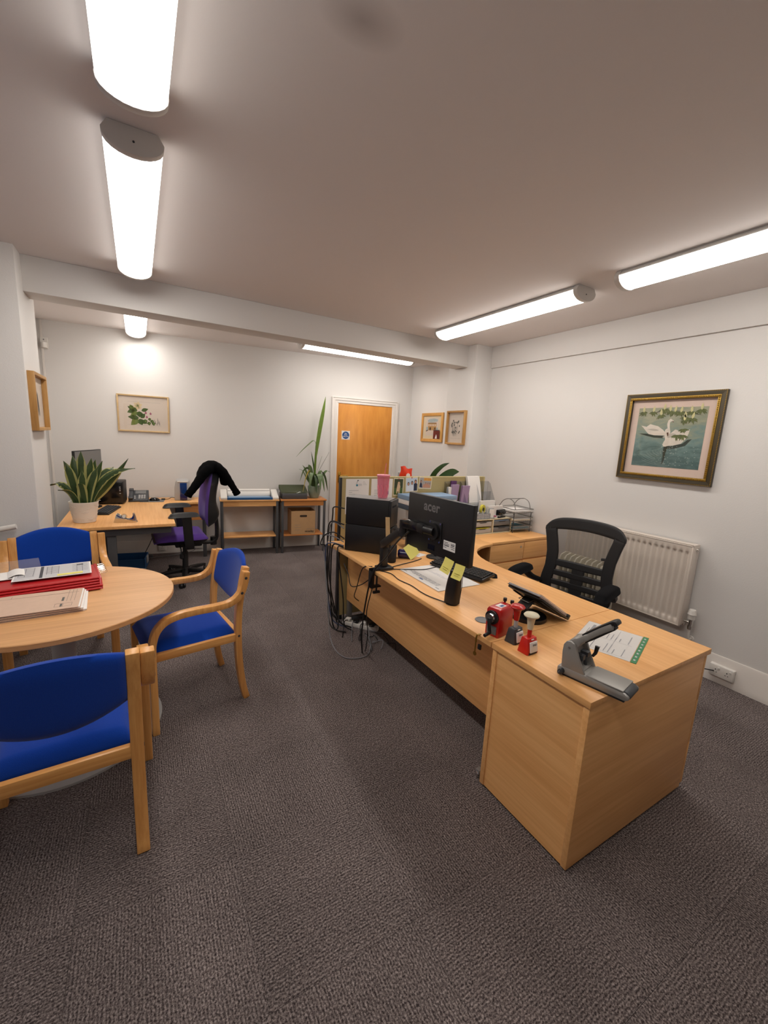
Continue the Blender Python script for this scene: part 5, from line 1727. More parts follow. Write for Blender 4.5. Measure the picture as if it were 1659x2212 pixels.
g = G(); flat(g, -.04, .02, .01, .014, .0026); flat(g, -.04, .0, -.002, .002, .0026)
part('print', g, 'ink_light', t, smooth=False)

# cables across the desk top
for lab, pts in (('thin dark cable crossing the desk from the arm base to the keyboard', [(1.46, 2.30, ZD + .004), (1.56, 2.24, ZD + .008), (1.66, 2.2, ZD + .009), (1.76, 2.17, ZD + .03)]),
                 ('thin dark cable from the arm base past the navy tin', [(1.47, 2.34, ZD + .004), (1.58, 2.37, ZD + .004), (1.70, 2.40, ZD + .004), (1.80, 2.44, ZD + .004)]),
                 ('black speaker cable wavering along the front edge of the desk', [(1.365, 2.30, ZD + .004), (1.40, 2.22, ZD + .004), (1.385, 2.10, ZD + .004), (1.40, 1.98, ZD + .004), (1.392, 1.86, ZD + .004), (1.40, 1.78, ZD + .004), (1.425, 1.68, ZD + .006)])):
    tag(part('cable', G().tube(spline(pts, 7), .003, 7), 'cable_black'), lab, 'cable')

# sharpener
t = thing('pencil_sharpener', 'red crank pencil sharpener clamped at the front edge of the desk', 'pencil sharpener', (1.428, 1.292, ZD), 100)
t.scale = (1.08, 1.08, 1.08)
# local: -y? front of the sharpener (crank) faces +x rotated towards the viewer
prof = [(-.034, 0), (.034, 0), (.034, .115), (.026, .128), (-.026, .128), (-.034, .115)]
part('body', G().prism(prof, -.055, .05, 'y'), 'red_plastic', t, bev=.006)
fr = part('front_ring', G().cyl((0, .05, .088), (0, .062, .088), .03, n=28), 'black_plastic', t)
part('crank_disc', G().cyl((0, .062, .088), (0, .074, .088), .022, .02, n=28), 'chrome', fr)
part('shavings_drawer', G().box(-.024, .024, .049, .054, .012, .05), 'mid_grey', t, bev=.003)
ck = part('crank', G().sweep([(0, .076, .09), (-.004, .078, .06), (-.012, .08, .03)], (1, 0, 0), .016, .006), 'black_plastic', t, bev=.002)
part('crank_grip', G().cyl((-.012, .08, .03), (-.012, .115, .026), .008, .0075, n=12), 'black_plastic', ck)
for x in (-.018, .018):
    part('clamp_pin', G().cyl((x, -.06, .108), (x, -.06, .132), .004, n=8).lathe([(.0, .0), (.008, 0), (.0085, .006), (.008, .014), (.0, .014)], 8, (x, -.06, .13), cap=False), 'black_plastic', t)
part('clamp_rail', G().box(-.024, .024, -.066, -.055, .06, .12), 'chrome', t, bev=.002)
part('label', G().box(-.018, .014, -.02, .02, .1278, .1286), 'paper', t)
g = G(); flat(g, -.014, .0, -.012, .012, .129)
part('label_print', g, 'sign_blue', t, smooth=False)

# ink stamps
def stamp(label, loc, rz, bm, shaft, hm, txt):
    t = thing('self_inking_stamp', label, 'stamp', loc, rz)
    w, d, h = .036, .028, .07
    body = [(-w, -d, .0), (w, -d, 0), (w, d, 0), (-w, d, 0), (-w * .8, -d * .62, h), (w * .8, -d * .62, h), (w * .8, d * .62, h), (-w * .8, d * .62, h)]
    b2 = G().add(body, [(0, 3, 2, 1), (4, 5, 6, 7), (0, 1, 5, 4), (1, 2, 6, 5), (2, 3, 7, 6), (3, 0, 4, 7)])
    part('housing', b2, bm, t, bev=.004)
    pl = part('label_plate', G().box(-.022, .024, -.006, .0, -.024, .022, T(0, -d * .86, .034) @ rot('X', -9)), 'paper', t, bev=.002)
    text('lettering', txt, .012, 'ink', pl, T(.002, -d * .86 - .0075, .044) @ rot('X', 81), .0002, .0003)
    g = G(); pr(g, -.012, .014, .026, .0285, -d * .86 - .0052); pr(g, -.01, .01, .019, .0205, -d * .86 - .0042 - .0006)
    part('plate_lines', g, 'ink_light', pl, smooth=False)
    part('base_gap', G().box(-w * .72, w * .72, -d * 1.0 - .0005, -d + .004, .0, .010), 'black_satin', t)
    part('shaft', G().cyl((0, 0, h - .002), (0, 0, h + .05), .0095, n=16), shaft, t)
    part('handle', G().lathe([(.0, h + .034), (.0115, h + .034), (.0165, h + .078), (.02, h + .086), (.031, h + .093), (.033, h + .098), (.028, h + .104), (.012, h + .108), (.0, h + .109)], 30, cap=False), hm, t)
    part('index_slot', G().box(-.008, .008, -d * .66 - .002, -d * .6, h - .008, h - .004), 'white_plastic', t)
    return t
stamp('dark grey self-inking stamp with a red handle, between sharpener and red stamp', (1.437, 1.200, ZD), 6, 'dark_grey', 'light_grey', 'red_plastic', 'PAID')
stamp('bright red self-inking stamp with a cream handle', (1.420, 1.108, ZD), 2, 'red_bright', 'red_bright', 'cream_plastic', 'PAID')

# keys
t = thing('key_bunch', 'small keys hanging below the desk edge under the sharpener', 'keys', (1.322, 1.315, ZD))
part('clip', G().sweep([(.02, 0, .003), (-.002, 0, .004), (-.006, 0, -.01), (-.006, 0, -.03)], (0, 1, 0), .009, .002), 'brass', t)
part('key', G().box(-.008, -.006, -.003, .003, -.085, -.028), 'brass', t)
part('key_bow', G().cyl((-.0085, 0, -.088), (-.0055, 0, -.088), .010, n=14), 'brass', t)
part('fob', G().box(-.006, .004, -.03, -.012, -.06, -.035), 'black_plastic', t, bev=.003)

# copy holder with wire-bound notebook
CH = (1.755, 1.335, ZD)
t = thing('copy_holder', 'black tilting copy holder on a round base', 'copy holder', CH, 0)
c32, s32 = math.cos(math.radians(32)), math.sin(math.radians(32))
AX = T(0, .008, .085) @ Matrix(((0, -c32, s32, 0), (1, 0, 0, 0), (0, s32, c32, 0), (0, 0, 0, 1)))
part('base', G().lathe([(.0, 0), (.088, 0), (.09, .006), (.088, .02), (.06, .026), (.0, .026)], 40, (-.045, .02, 0), cap=False), 'black_plastic', t)
part('support', G().sweep([(-.07, .02, .02), (-.10, .02, .07), (-.05, .02, .105), (-.01, .01, .085)], (0, 1, 0), .07, .014), 'black_satin', t, bev=.004)
part('board', G().box(-.108, .108, -.13, .13, -.006, .004, AX), 'black_plastic', t, bev=.003)
part('ledge', G().box(-.108, .108, -.143, -.125, -.006, .022, AX), 'black_plastic', t, bev=.003)
part('rib', G().box(-.09, -.08, -.1, .1, -.012, -.005, AX).box(.08, .09, -.1, .1, -.012, -.005, AX), 'black_satin', t)
part('wire_clip', G().tube([AX @ Vector((.04, .06, -.008)), AX @ Vector((.045, .09, -.035)), AX @ Vector((-.02, .09, -.035)), AX @ Vector((-.02, .06, -.008))], .002, 6), 'chrome', t)
t = thing('notebook', 'wire-bound notebook resting on the copy holder', 'notebook', CH, 0)
part('pages', G().box(-.10, .10, -.12, .145, .0055, .015, AX), 'paper_grey', t, bev=.001)
part('cover', G().box(-.103, .103, -.122, .148, .015, .0165, AX), 'clear_sleeve', t)
part('back_cover', G().box(-.103, .103, -.122, .148, .004, .0055, AX), 'ink', t)
wr_ = G()
for k in range(26):
    yk = -.1 + .0095 * k
    wr_.tube([AX @ Vector((-.1 + .008 * math.cos(a), yk, .011 + .009 * math.sin(a))) for a in [2 * PI * q / 8 for q in range(9)]], .0013, 5)
part('wire_binding', wr_, 'buff_card', t)['kind'] = 'stuff'
t = thing('plastic_wallet', 'clear plastic wallet sticking out above the notebook', 'wallet', CH, 0)
part('sheet', G().box(-.10, .09, .05, .215, .0175, .0185, AX), 'clear_sleeve', t)

# sheet in a green-edged sleeve
t = thing('document_sleeve', 'white form in a clear sleeve with a green spine on the near pedestal', 'document', (1.868, 1.022, ZD), 0)
ax_ = Vector((2.049 - 1.967, .958 - 1.194)); ang_ = math.degrees(math.atan2(.853 - .958, 1.735 - 2.049))
SM = rot('Z', math.degrees(math.atan2(1.194 - 1.086, 1.967 - 1.659)))
part('sheet', G().box(-.16, .16, -.12, .12, 0, .0012, SM), 'paper', t)
part('sleeve', G().box(-.163, .163, -.123, .123, .0012, .002, SM), 'clear_sleeve', t)
mat('spine_green', (58, 128, 84), .4)
part('green_spine', G().box(-.163, .163, -.145, -.123, 0, .0025, SM), 'spine_green', t)
g = G()
random.seed(9)
for x0 in (-.145, -.0):
    pass
for r_ in range(11):
    y = .095 - .018 * r_
    for c_ in range(2):
        L = random.uniform(.03, .12)
        x = -.14 + .15 * c_
        if r_ % 5 != 4:
            g.add([tuple(SM @ Vector(p)) for p in ((x, y, .0024), (x + L, y, .0024), (x + L, y + .003, .0024), (x, y + .003, .0024))], [(0, 1, 2, 3)])
for (x0, x1, y0, y1) in ((-.145, .145, .062, .0632), (-.145, .145, -.03, -.0288), (-.145, -.1438, -.1, .1), (.0, .0012, -.1, .06), (.02, .13, .078, .09)):
    g.add([tuple(SM @ Vector(p)) for p in ((x0, y0, .0023), (x1, y0, .0023), (x1, y1, .0023), (x0, y1, .0023))], [(0, 1, 2, 3)])
part('print', g, 'ink_light', t, smooth=False)
tb_ = G()
for k in range(8):
    tb_.add([tuple(SM @ Vector(p)) for p in ((-.14 + .038 * k, -.137, .0028), (-.128 + .038 * k, -.138, .0028), (-.124 + .038 * k, -.130, .0028), (-.138 + .038 * k, -.129, .0028))], [(0, 1, 2, 3)])
part('spine_marks', tb_, 'paper_grey', t, smooth=False)

# heavy-duty hole punch
PR = math.degrees(math.atan2(.712 - .915, 1.475 - 1.445))
t = thing('hole_punch', 'large grey heavy-duty hole punch overhanging the corner of the near pedestal', 'hole punch', (1.474, .852, ZD), -78)
t.scale = (.84, .92, .95)
# local x runs from the lever end to the overhanging tray
base = [(-.125, 0), (.165, 0), (.185, .012), (.185, .024), (.165, .032), (-.0, .036), (-.1, .036), (-.125, .03)]
part('base', G().prism(base, -.062, .062, 'y'), 'punch_grey', t, bev=.006)
part('rubber_foot', G().box(-.12, .17, -.064, .064, -.0, .006), 'black_plastic', t)
part('tray', G().box(.005, .16, -.058, .058, .034, .040), 'punch_grey', t, bev=.004)
part('end_grip', G().prism([(.15, .01), (.187, .012), (.187, .026), (.172, .036), (.155, .037)], -.05, .05, 'y'), 'dark_grey', t, bev=.005)
cheek = [(-.108, .03), (.0, .034), (-.03, .085), (-.05, .128), (-.062, .146), (-.08, .153), (-.098, .148), (-.11, .13), (-.112, .1)]
for s in (-1, 1):
    c_ = part('cheek', G().prism(cheek, s * .046, s * .060, 'y'), 'punch_grey', t, bev=.004)
    part('pivot_pin', G().cyl((-.082, s * .059, .125), (-.082, s * .062, .125), .005, n=12), 'chrome', c_)
part('bridge', G().shell(lambda u, v, w: (-.10 + .085 * u, -.046 + .092 * v, .036 + .03 * (1 - u) ** 2 + (.004 if w else 0)), 8, 4), 'punch_grey', t)
for y in (-.025, .025):
    part('punch_pin', G().cyl((-.035, y, .036), (-.045, y, .1), .008, n=12).box(-.06, -.025, y - .012, y + .012, .08, .1), 'dark_grey', t)
lev = part('lever', G().sweep(spline([(-.092, 0, .122), (-.06, 0, .15), (-.02, 0, .185), (.03, 0, .228), (.07, 0, .258)], 5), (0, 1, 0), [.09] * 5 + [.075] * 5 + [.055] * 11, [.04] * 6 + [.026] * 15), 'punch_grey', t, bev=.006)
part('lever_grip', G().sweep(spline([(-.045, 0, .178), (-.01, 0, .208), (.035, 0, .245), (.072, 0, .272), (.082, 0, .262)], 5), (0, 1, 0), .05, .014), 'black_plastic', lev, bev=.003)
part('lever_underside', G().sweep(spline([(-.035, 0, .155), (.0, 0, .183), (.045, 0, .222), (.078, 0, .25)], 5), (0, 1, 0), .04, .012), 'black_satin', lev, bev=.003)
part('lock_knob', G().tube([(-.02, .055, .075), (-.015, .07, .085), (-.012, .075, .115)], [.006, .008, .010], 10), 'black_plastic', t)
part('gauge_knob', G().cyl((-.1, -.062, .018), (-.1, -.082, .018), .012, n=14).cyl((-.1, -.08, .018), (-.1, -.10, .018), .008, .002, n=10), 'dark_grey', t)

# ================================================================ RETURN AND PEDESTAL CLUTTER
t = thing('file_stack', 'blue box files stacked behind the monitor against the screen', 'files', (2.20, 3.03, ZD), 0)
part('upright_file', G().box(-.20, -.05, -.04, .1, 0, .27), 'light_grey', t, bev=.003)
part('upright_file', G().box(.10, .25, -.04, .1, 0, .27), 'file_dark', t, bev=.003)
for k, m_ in enumerate(('file_dark', 'paper', 'file_blue')):
    part('file', G().box(-.2, .30, -.12, .11, 0.272 + .042 * k, .312 + .042 * k), m_, t, bev=.003)

# acrylic leaflet holder
t = thing('leaflet_holder', 'clear acrylic leaflet holder with stepped pockets against the screen', 'leaflet holder', (2.83, 3.08, ZD), 0)
for k in range(4):
    y0 = .06 - .05 * k
    h0 = .47 - .10 * k
    part('divider', G().box(-.30, .27, y0, y0 + .003, 0, h0 + .03), 'clear_acrylic', t)
for x in (-.30, -.11, .08, .267):
    part('side_wall', G().prism([(.063, 0), (.063, .5), (.03, .48), (-.14, .15), (-.14, 0)], x, x + .003, 'x'), 'clear_acrylic', t)
def leaflets(label, name, x, y, z, w, h, th, m_, lean=6, cat='leaflets', bend=0):
    t = thing(name, label, cat, (x, y, z), 0)
    def f(u, v, ww):
        return ((u - .5) * w, -(v ** 2) * bend + (th if ww else 0) - v * h * math.tan(math.radians(-lean)) * 0 - .0, v * h)
    part('sheets', G().shell(f, 4, 8), m_, t)
    return t
leaflets('plum and lilac leaflets in the left pocket of the acrylic holder', 'leaflet_stack', 2.615, 3.10, ZD + .02, .085, .455, .025, 'lilac_card', bend=.03)
leaflets('lilac leaflets standing in the middle of the acrylic holder', 'leaflet_stack', 2.735, 3.085, ZD + .02, .09, .445, .025, 'lilac_card', bend=.03)
leaflets('cream leaflets at the far left of the acrylic holder', 'leaflet_stack', 2.555, 3.09, ZD + .02, .04, .43, .03, 'paper', bend=.01)
leaflets('plum card tucked behind the lilac leaflets', 'leaflet_stack', 2.64, 3.135, ZD + .02, .07, .485, .01, 'plum_card')
leaflets('tall white folded sheets hanging over the top of the acrylic holder', 'leaflet_stack', 2.88, 3.05, ZD + .05, .16, .50, .03, 'paper', bend=-.08)
leaflets('white cards in the front tier of the acrylic holder', 'leaflet_stack', 2.98, 3.0, ZD + .02, .20, .30, .02, 'paper')
leaflets('white cards in the lowest tier of the acrylic holder', 'leaflet_stack', 3.06, 2.965, ZD + .15, .20, .12, .02, 'paper')

# cream desk organiser with drawers
t = thing('drawer_organiser', 'cream desktop organiser with grey drawers on the far pedestals', 'organiser', (3.01, 2.92, ZD), 0)
part('shelf', G().box(-.27, .25, 0, .14, .140, .150), 'cream_plastic', t, bev=.002)
part('shelf', G().box(-.27, .25, 0, .14, 0, .008), 'cream_plastic', t, bev=.002)
for x in (-.27, -.01, .24):
    part('upright', G().box(x, x + .01, 0, .14, .005, .145), 'cream_plastic', t, bev=.002)
for x0 in (-.255, .005):
    for k, z0 in enumerate((.012, .076)):
        d_ = part('drawer', G().box(x0, x0 + .23, .006, .13, z0, z0 + .045), 'mid_grey' if x0 > 0 else 'light_grey', t, bev=.003)
        part('lip', G().prism([(x0 + .06, z0 + .045), (x0 + .17, z0 + .045), (x0 + .15, z0 + .036), (x0 + .08, z0 + .036)], .004, .008, 'y'), 'dark_grey', d_)
part('papers', G().box(.01, .22, .01, .12, .122, .132), 'file_blue', t)
part('yellow_paper', G().box(-.25, -.05, .002, .1, .058, .062), 'yellow_tape', t)

zt_ = ZD + .15
t = thing('tray_box', 'patterned grey card tray on the cream organiser', 'tray', (2.86, 2.98, zt_), 0)
mat('marble_card', (150, 152, 156), .7, var=(60, .35))
for (a, b2, c, d) in ((-.1, .1, -.05, -.045), (-.1, .1, .045, .05), (-.1, -.095, -.05, .05), (.095, .1, -.05, .05)):
    part('side', G().box(a, b2, c, d, 0, .055), 'marble_card', t)
part('bottom', G().box(-.1, .1, -.05, .05, 0, .004), 'marble_card', t)
t = thing('tape_dispenser', 'yellow and black tape dispenser lying in the patterned tray', 'tape dispenser', (2.88, 2.975, zt_ + .005), 20)
part('roll', G().lathe([(.018, -.011), (.045, -.011), (.045, .011), (.018, .011), (.018, -.011)], 28, M=T(.02, 0, .085) @ rot('X', 90), cap=False), 'yellow_tape', t)
part('core', G().cyl((.02, -.012, .085), (.02, .012, .085), .02, n=20), 'black_plastic', t)
part('frame', G().box(-.07, .07, -.014, .014, 0, .05), 'clear_acrylic', t, bev=.004)
t = thing('paper_clips_roll', 'white crumpled till roll in the patterned tray', 'paper roll', (2.80, 2.97, zt_ + .005), 0)
part('roll', G().lathe([(.008, 0), (.028, 0), (.028, .06), (.008, .06), (.008, 0)], 24, cap=False), 'paper', t)
part('loose_end', G().shell(lambda u, v, w: (.028 + .06 * u, -.01 + .02 * math.sin(4 * u), .02 + .04 * v + .05 * u * (1 - u) * 2 + (.001 if w else 0)), 8, 3), 'paper', t)
t = thing('label_holder', 'small clear card holder on the organiser', 'card holder', (2.995, 2.955, zt_), -12)
part('back', G().box(-.03, .03, .0, .004, 0, .10), 'clear_acrylic', t)
part('cards', G().box(-.027, .027, -.012, -.001, .005, .09), 'paper', t)
part('foot', G().box(-.032, .032, -.03, .01, 0, .006), 'clear_acrylic', t)
t = thing('hole_punch', 'small black hole punch on the cream organiser', 'hole punch', (3.13, 2.98, zt_), 14)
part('base', G().box(-.065, .065, -.04, .04, 0, .014), 'black_plastic', t, bev=.004)
part('lever', G().prism([(-.04, .03), (.045, .014), (.05, .05), (.03, .075), (-.03, .085), (-.05, .06)], -.06, .06, 'x', T(0, 0, 0)), 'black_gloss', t, bev=.008)
part('hinge', G().box(-.05, -.02, -.03, .03, .012, .05).box(.02, .05, -.03, .03, .012, .05), 'chrome', t)
t = thing('correction_tape', 'red and white correction tape next to the small hole punch', 'correction tape', (3.045, 2.94, zt_), 20)
part('case', G().prism(ellipse(.028, .016, 18), 0, .018), 'white_plastic', t, bev=.003)
part('cap', G().prism(ellipse(.016, .014, 16, -.016, 0), .018, .03), 'petal_pink', t, bev=.003)

# wire letter trays
t = thing('letter_trays', 'stack of three wire mesh letter trays with papers by the right wall', 'letter tray', (3.355, 2.99, ZD), -4)
for k in range(3):
    z = .03 + .085 * k
    g = G()
    for (a, b2, c, d) in ((-.12, .14, -.13, -.126), (-.12, .14, .126, .13), (-.12, -.116, -.13, .13), (.136, .14, -.13, .13)):
        g.box(a, b2, c, d, z + .035, z + .042)
        g.box(a, b2, c, d, z, z + .005)
    for i in range(9):
        g.box(-.12 + .0315 * i, -.117 + .0315 * i, -.13, .13, z, z + .003)
    for i in range(9):
        g.box(-.12, .14, -.13 + .032 * i, -.127 + .032 * i, z + .001, z + .003)
    tr_ = part('tray', g, 'mesh_wire', t)
    for s in (-.128, .128):
        part('side_mesh', G().box(-.12, .14, s - .001, s + .001, z + .004, z + .036), 'clear_sleeve', tr_)
part('post', G().tube([(.12, -.12, 0), (.12, -.12, .20)], .004, 8).tube([(.12, .12, 0), (.12, .12, .20)], .004, 8).tube([(-.11, -.12, 0), (-.11, -.12, .2)], .004, 8), 'dark_grey', t)
for x in (-.10, .10):
    part('arch', G().tube(spline([(x, -.12, .24), (x, -.09, .31), (x, -.02, .335), (x, .06, .31), (x, .12, .24)], 5), .004, 8), 'mesh_wire', t)
part('arch_bar', G().tube([(-.10, -.02, .335), (.10, -.02, .335)], .004, 8), 'mesh_wire', t)
for lab, z, m_, r_ in (('white papers in the top letter tray', .208, 'paper', 4), ('buff papers in the middle letter tray', .122, 'mount_cream', -3), ('green folder in the bottom letter tray', .036, 'teal', 3)):
    q = thing('papers', lab, 'papers', (3.36, 2.985, ZD + z), r_ - 4)
    part('sheets', G().box(-.10, .12, -.11, .11, 0, .012 if m_ != 'teal' else .006), m_, q)
    part('top_sheet', G().box(-.09, .125, -.108, .105, .0122, .0135), 'paper' if m_ != 'teal' else 'teal', q)

# behind the screen: a further desk edge, packet and peace lily
t = thing('rear_desk', 'beech desk on the far side of the partition screen', 'desk', (0, 0, 0))
part('worktop', G().box(1.98, 3.2, 3.31, 4.05, ZD - .025, ZD), 'beech_x', t, bev=.002)
for (x, y) in ((2.04, 3.38), (3.12, 3.38), (2.04, 3.98), (3.12, 3.98)):
    part('leg', G().box(x - .02, x + .02, y - .02, y + .02, 0, ZD - .025), 'steel_grey', t)
t = thing('sweet_packet', 'crumpled orange-red packet sticking up behind the screen', 'packet', (2.25, 3.40, ZD), 6)
random.seed(4)
def pk(u, v, w):
    x = (u - .5) * (.15 + .02 * math.sin(6 * v))
    z = .45 + .16 * v + .035 * (.5 - u) + .008 * math.sin(9 * u + 5 * v)
    y = .012 * math.sin(7 * u) * math.cos(4 * v)
    bulge = .02 * math.sin(PI * u) * math.sin(PI * v) + .001
    return (x, y + (bulge if w else -bulge), z)
part('bag', G().shell(pk, 14, 10), 'red_foil', t, ang=30)
g = G(); print_poly(g, ellipse(.026, .02, 16, .0, .535), -.034)
part('white_print', g, 'paper', t, smooth=False)
part('holder', G().box(-.06, .06, -.05, .05, 0, .45).lathe([(.03, .44), (.03, .56), (.02, .57)], 12, (-.05, .02, 0)), 'light_grey', t, bev=.004)
t = thing('peace_lily', 'dark green broad-leaved plant showing above the screen', 'plant', (2.70, 3.50, ZD), 0)
part('pot', G().lathe([(.07, 0), (.10, .16), (.105, .17), (.095, .17), (.09, .14)], 28), 'pot_celadon', t)
part('soil', G().lathe([(.0, .15), (.093, .148)], 20, cap=False), 'soil', t)
leaf([(0, 0, .14), (-.08, -.04, .40), (-.10, -.08, .53), (-.02, -.10, .62), (.08, -.10, .66)], .034, 'leaf_peace', (.3, .2, -.9), base=.2)
leaf([(0, 0, .14), (-.02, -.04, .36), (.02, -.08, .48), (.12, -.10, .56), (.22, -.10, .57)], .056, 'leaf_peace', (.1, .1, 1), base=.15)
leaf([(0, 0, .14), (.03, -.03, .34), (.08, -.08, .46), (.14, -.1, .50), (.2, -.1, .49)], .04, 'leaf_peace', (.1, .6, .6), base=.15)
leaf([(0, 0, .14), (-.1, -.03, .34), (-.2, -.06, .48), (-.28, -.06, .50)], .03, 'leaf_peace', (.1, .8, .4), base=.15)

# ================================================================ CABLES AND POWER STRIP AT THE DESK END
cg = 'cables trailing from the back of the stacked computers'
bk = (1.345, 2.92)
random.seed(17)
CB = [((1.352, 2.87, 1.06), [(1.30, 2.95, 1.06), (1.325, 3.03, .98), (1.32, 3.05, .74), (1.31, 3.02, .45), (1.38, 2.98, .1), (1.50, 2.95, .01)], 'cable_black', .0045),
      ((1.36, 2.88, .93), [(1.29, 2.98, .94), (1.29, 3.04, .82), (1.305, 3.06, .66), (1.29, 3.0, .3), (1.27, 2.9, .12), (1.32, 2.85, .09), (1.35, 2.92, .3), (1.36, 2.97, .55)], 'cable_black', .0045),
      ((1.36, 2.885, .90), [(1.31, 2.99, .93), (1.30, 3.05, .80), (1.29, 3.06, .5), (1.33, 3.04, .2), (1.45, 3.0, .02)], 'cable_grey', .004),
      ((1.36, 2.87, .82), [(1.30, 2.94, .86), (1.255, 3.02, .82), (1.24, 3.06, .74), (1.29, 3.07, .70), (1.30, 3.03, .4), (1.40, 3.03, .02)], 'cable_black', .004),
      ((1.36, 2.88, .79), [(1.31, 2.97, .82), (1.27, 3.08, .79), (1.29, 3.09, .6), (1.27, 2.95, .3), (1.24, 2.80, .03), (1.24, 2.55, .008), (1.40, 2.50, .008), (1.52, 2.66, .008), (1.55, 2.8, .01)], 'cable_grey', .0035),
      ((1.36, 2.88, .76), [(1.30, 2.98, .765), (1.28, 3.05, .70), (1.31, 3.06, .4), (1.34, 3.02, .1), (1.46, 2.97, .01)], 'cable_blue', .004),
      ((1.355, 2.875, .755), [(1.30, 2.95, .752), (1.305, 2.99, .55), (1.30, 2.96, .3), (1.33, 2.95, .05), (1.42, 2.9, .01)], 'cable_black', .005),
      ((1.36, 2.87, .745), [(1.32, 2.9, .745), (1.315, 2.84, .60), (1.335, 2.80, .35), (1.37, 2.84, .12), (1.48, 2.9, .01)], 'cable_black', .004),
      ((1.36, 2.45, .62), [(1.35, 2.55, .55), (1.34, 2.68, .50), (1.35, 2.76, .57), (1.36, 2.86, .62)], 'cable_black', .003),
      ((1.355, 2.40, .735), [(1.325, 2.48, .70), (1.335, 2.58, .52), (1.36, 2.66, .42), (1.42, 2.7, .36)], 'cable_black', .003),
      ((1.35, 2.37, .60), [(1.34, 2.42, .40), (1.345, 2.40, .25), (1.36, 2.44, .12), (1.42, 2.56, .01)], 'cable_black', .003)]
CL = ['black cable arching out of the upper computer, topmost of the bundle', 'black cable looping low beside the desk end', 'grey cable of the bundle from the upper computer', 'black cable bowing out left of the screen edge', 'long grey cable sweeping over the carpet in front of the desk end', 'bluish network cable of the bundle behind the lower computer', 'thick black power cable behind the lower computer', 'black cable falling straight along the desk front corner', 'thin cable hanging across the modesty panel below the arm clamp', 'thin cable dipping from the desk edge to the panel foot', 'thin cable dropping below the monitor arm clamp']
for (p0, pts, m_, r_), lab in zip(CB, CL):
    tag(part('computer_cable', G().tube(spline([p0] + pts, 7), r_ * 1.2, 7), m_), lab, 'cable', cg)
t = thing('power_strip', 'white power strip with plugs on the carpet under the desk end', 'power strip', (1.58, 2.95, 0), -52)
part('body', G().box(-.16, .16, -.03, .03, 0, .035), 'white_plastic', t, bev=.005)
for k in range(4):
    p_ = part('plug', G().box(-.14 + .075 * k, -.095 + .075 * k, -.022, .022, .035, .062), 'white_plastic' if k % 2 == 0 else 'black_plastic', t, bev=.006)
    part('plug_cord', G().tube(spline([(-.115 + .075 * k, -.02, .05), (-.115 + .075 * k, -.08, .06), (-.09 + .08 * k, -.15, .01), (-.05 + .1 * k, -.24 - .03 * k, .006)], 6), .004, 7), 'cable_grey' if k % 2 else 'cable_black', p_)
random.seed(8)
for k in range(6):
    pts = [(1.56 + random.uniform(-.03, .12), 2.86 - .045 * k + random.uniform(-.04, .04), .02)]
    for q in range(5):
        pts.append((pts[-1][0] + random.uniform(-.06, .08), pts[-1][1] - random.uniform(.0, .08), .008 + random.choice((0, .008, .02))))
    tag(part('floor_cable', G().tube(spline(pts, 6), .0035, 7), 'cable_grey' if k % 2 else 'cable_black'), 'tangled cable on the carpet under the front of the main desk', 'cable', 'tangled cables under the main desk')

# ================================================================ ON THE ROUND TABLE
t = thing('suspension_file', 'red suspension files piled on the round table', 'files', (-.445, 2.655, TZ), 9)
for k in range(5):
    dx, dy = .012 * (k % 2), .016 * k
    f_ = part('file', G().shell(lambda u, v, w: (-.30 + .52 * u + dx, -.15 + .27 * v + dy, .004 + .0095 * k + (.0085 - .004 * v if w else 0)), 6, 4), 'red_card', t)
    part('file_edge', G().tube([(-.30 + dx, -.15 + dy, .009 + .0095 * k), (.22 + dx, -.15 + dy, .009 + .0095 * k)], .0052, 8), 'red_card', f_)
hk = part('side_panel', G().prism([(-.14, 0), (.17, 0), (.19, .05), (-.1, .05)], .218, .232, 'x'), 'red_card', t, bev=.002)
for k in range(5):
    for y in (.0, ):
        part('hook', G().tube([(.235, .02 + .032 * k, .05 + .001 * k), (.262, .02 + .032 * k, .055), (.27, .023 + .032 * k, .045), (.262, .026 + .032 * k, .036), (.235, .026 + .032 * k, .038)], .002, 6), 'chrome', hk)
t = thing('form_sheet', 'grey printed form on top of the red files', 'form', (-.425, 2.755, TZ + .062), 6)
part('sheet', G().box(-.165, .165, -.115, .115, 0, .0015), 'paper', t)
part('tint', G().box(-.158, .158, -.108, .108, .0015, .0018), 'paper_grey', t)
g = G()
flat(g, -.058, -.045, -.105, .105, .0024)
for k in range(7):
    flat(g, -.035 + .0 * k, .02, .08 - .02 * k, .082 - .02 * k, .0024)
    flat(g, .08, .15, .09 - .022 * k, .092 - .022 * k, .0024)
    flat(g, -.14, -.08, .09 - .025 * k, .092 - .025 * k, .0024)
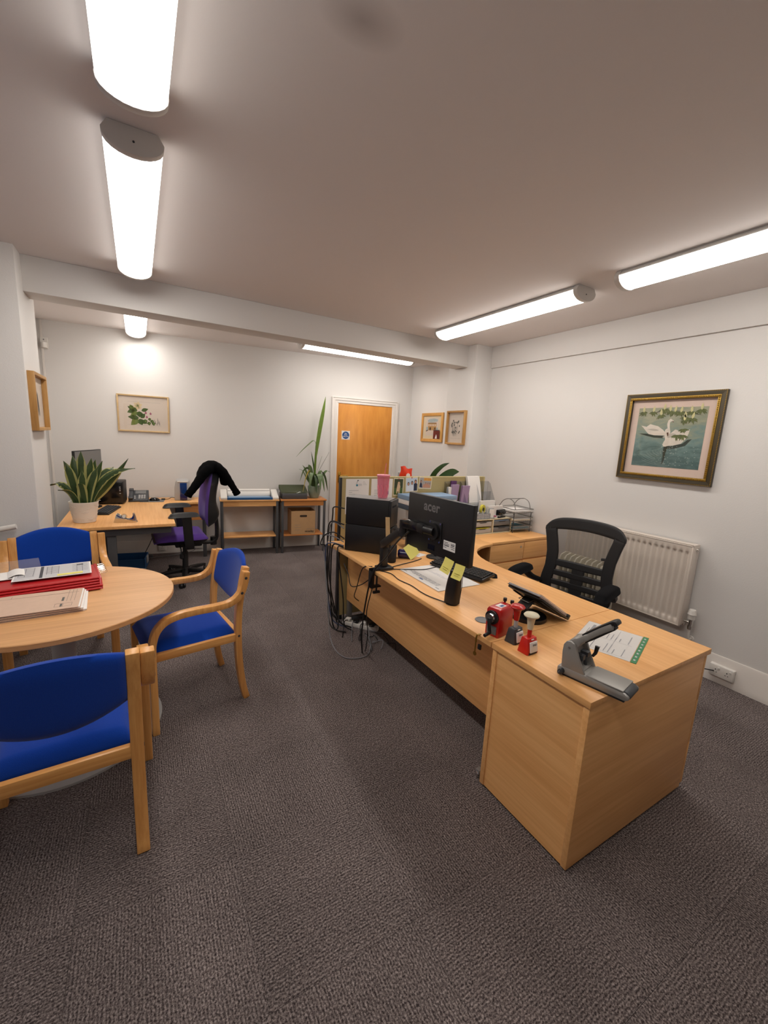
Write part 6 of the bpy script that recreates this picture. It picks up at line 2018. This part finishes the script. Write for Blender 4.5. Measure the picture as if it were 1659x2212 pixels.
for x in (-.03, -.01, .02, .10, .125, -.145, -.12, -.085):
    flat(g, x, x + .0015, -.06, .09, .0024)
flat(g, .1, .13, .06, .08, .0024)
part('print', g, 'ink', t, smooth=False)
t = thing('sticky_note', 'pale yellow slip on the printed form', 'sticky note', (-.345, 2.675, TZ + .0645), 8)
part('sheet', G().box(-.055, .055, -.014, .014, 0, .001), 'sticky', t)
t = thing('envelope', 'white papers beside the printed form at the left edge', 'papers', (-.60, 2.77, TZ + .055), 12)
part('sheet', G().box(-.11, .06, -.07, .07, 0, .002), 'paper', t)
part('flap', G().shell(lambda u, v, w: (-.02 + .08 * u, -.06 + .12 * v, .0025 + .014 * math.sin(PI * u) + (.0008 if w else 0)), 8, 3), 'paper', t)
t = thing('plastic_folder', 'clear plastic folder at the left edge of the round table', 'folder', (-.66, 2.86, TZ + .05), 14)
part('sheet', G().shell(lambda u, v, w: (-.1 + .26 * u, -.04 + .1 * v, .01 + .03 * v + (.001 if w else 0)), 6, 3), 'clear_sleeve', t)
for k, lab in enumerate(('buff card folder, lowest in the pile on the round table', 'buff card folder in the middle of the pile on the round table', 'buff card folder with a printed box, topmost of the pile')):
    t = thing('buff_folder', lab, 'folder', (-.455 - .006 * k, 2.385, TZ + .0095 * k), 3.5 - 1.2 * k)
    part('rear_leaf', G().box(-.25, .20, -.135, .135, 0, .0016), 'buff_card', t)
    part('papers', G().box(-.24, .206 - .004 * k, -.128, .13, .0016, .0072), 'paper', t)
    part('front_leaf', G().box(-.25, .192, -.135, .13, .0074, .009), 'buff_card', t)
    if k == 2:
        g = G()
        for (x0, x1, y0, y1) in ((.10, .165, -.105, -.104), (.10, .165, -.065, -.064), (.10, .101, -.105, -.064), (.164, .165, -.105, -.064), (.13, .131, -.105, -.064), (.12, .128, -.10, -.07), (.12, .129, -.03, .02), (-.08, -.079, .08, .11), (-.22, .18, .079, .08), (.14, .141, -.04, .12), (.155, .156, -.04, .12), (.17, .171, -.04, .12)):
            flat(g, x0, x1, y0, y1, .0096)
        part('print', g, 'stem_grey', t, smooth=False)
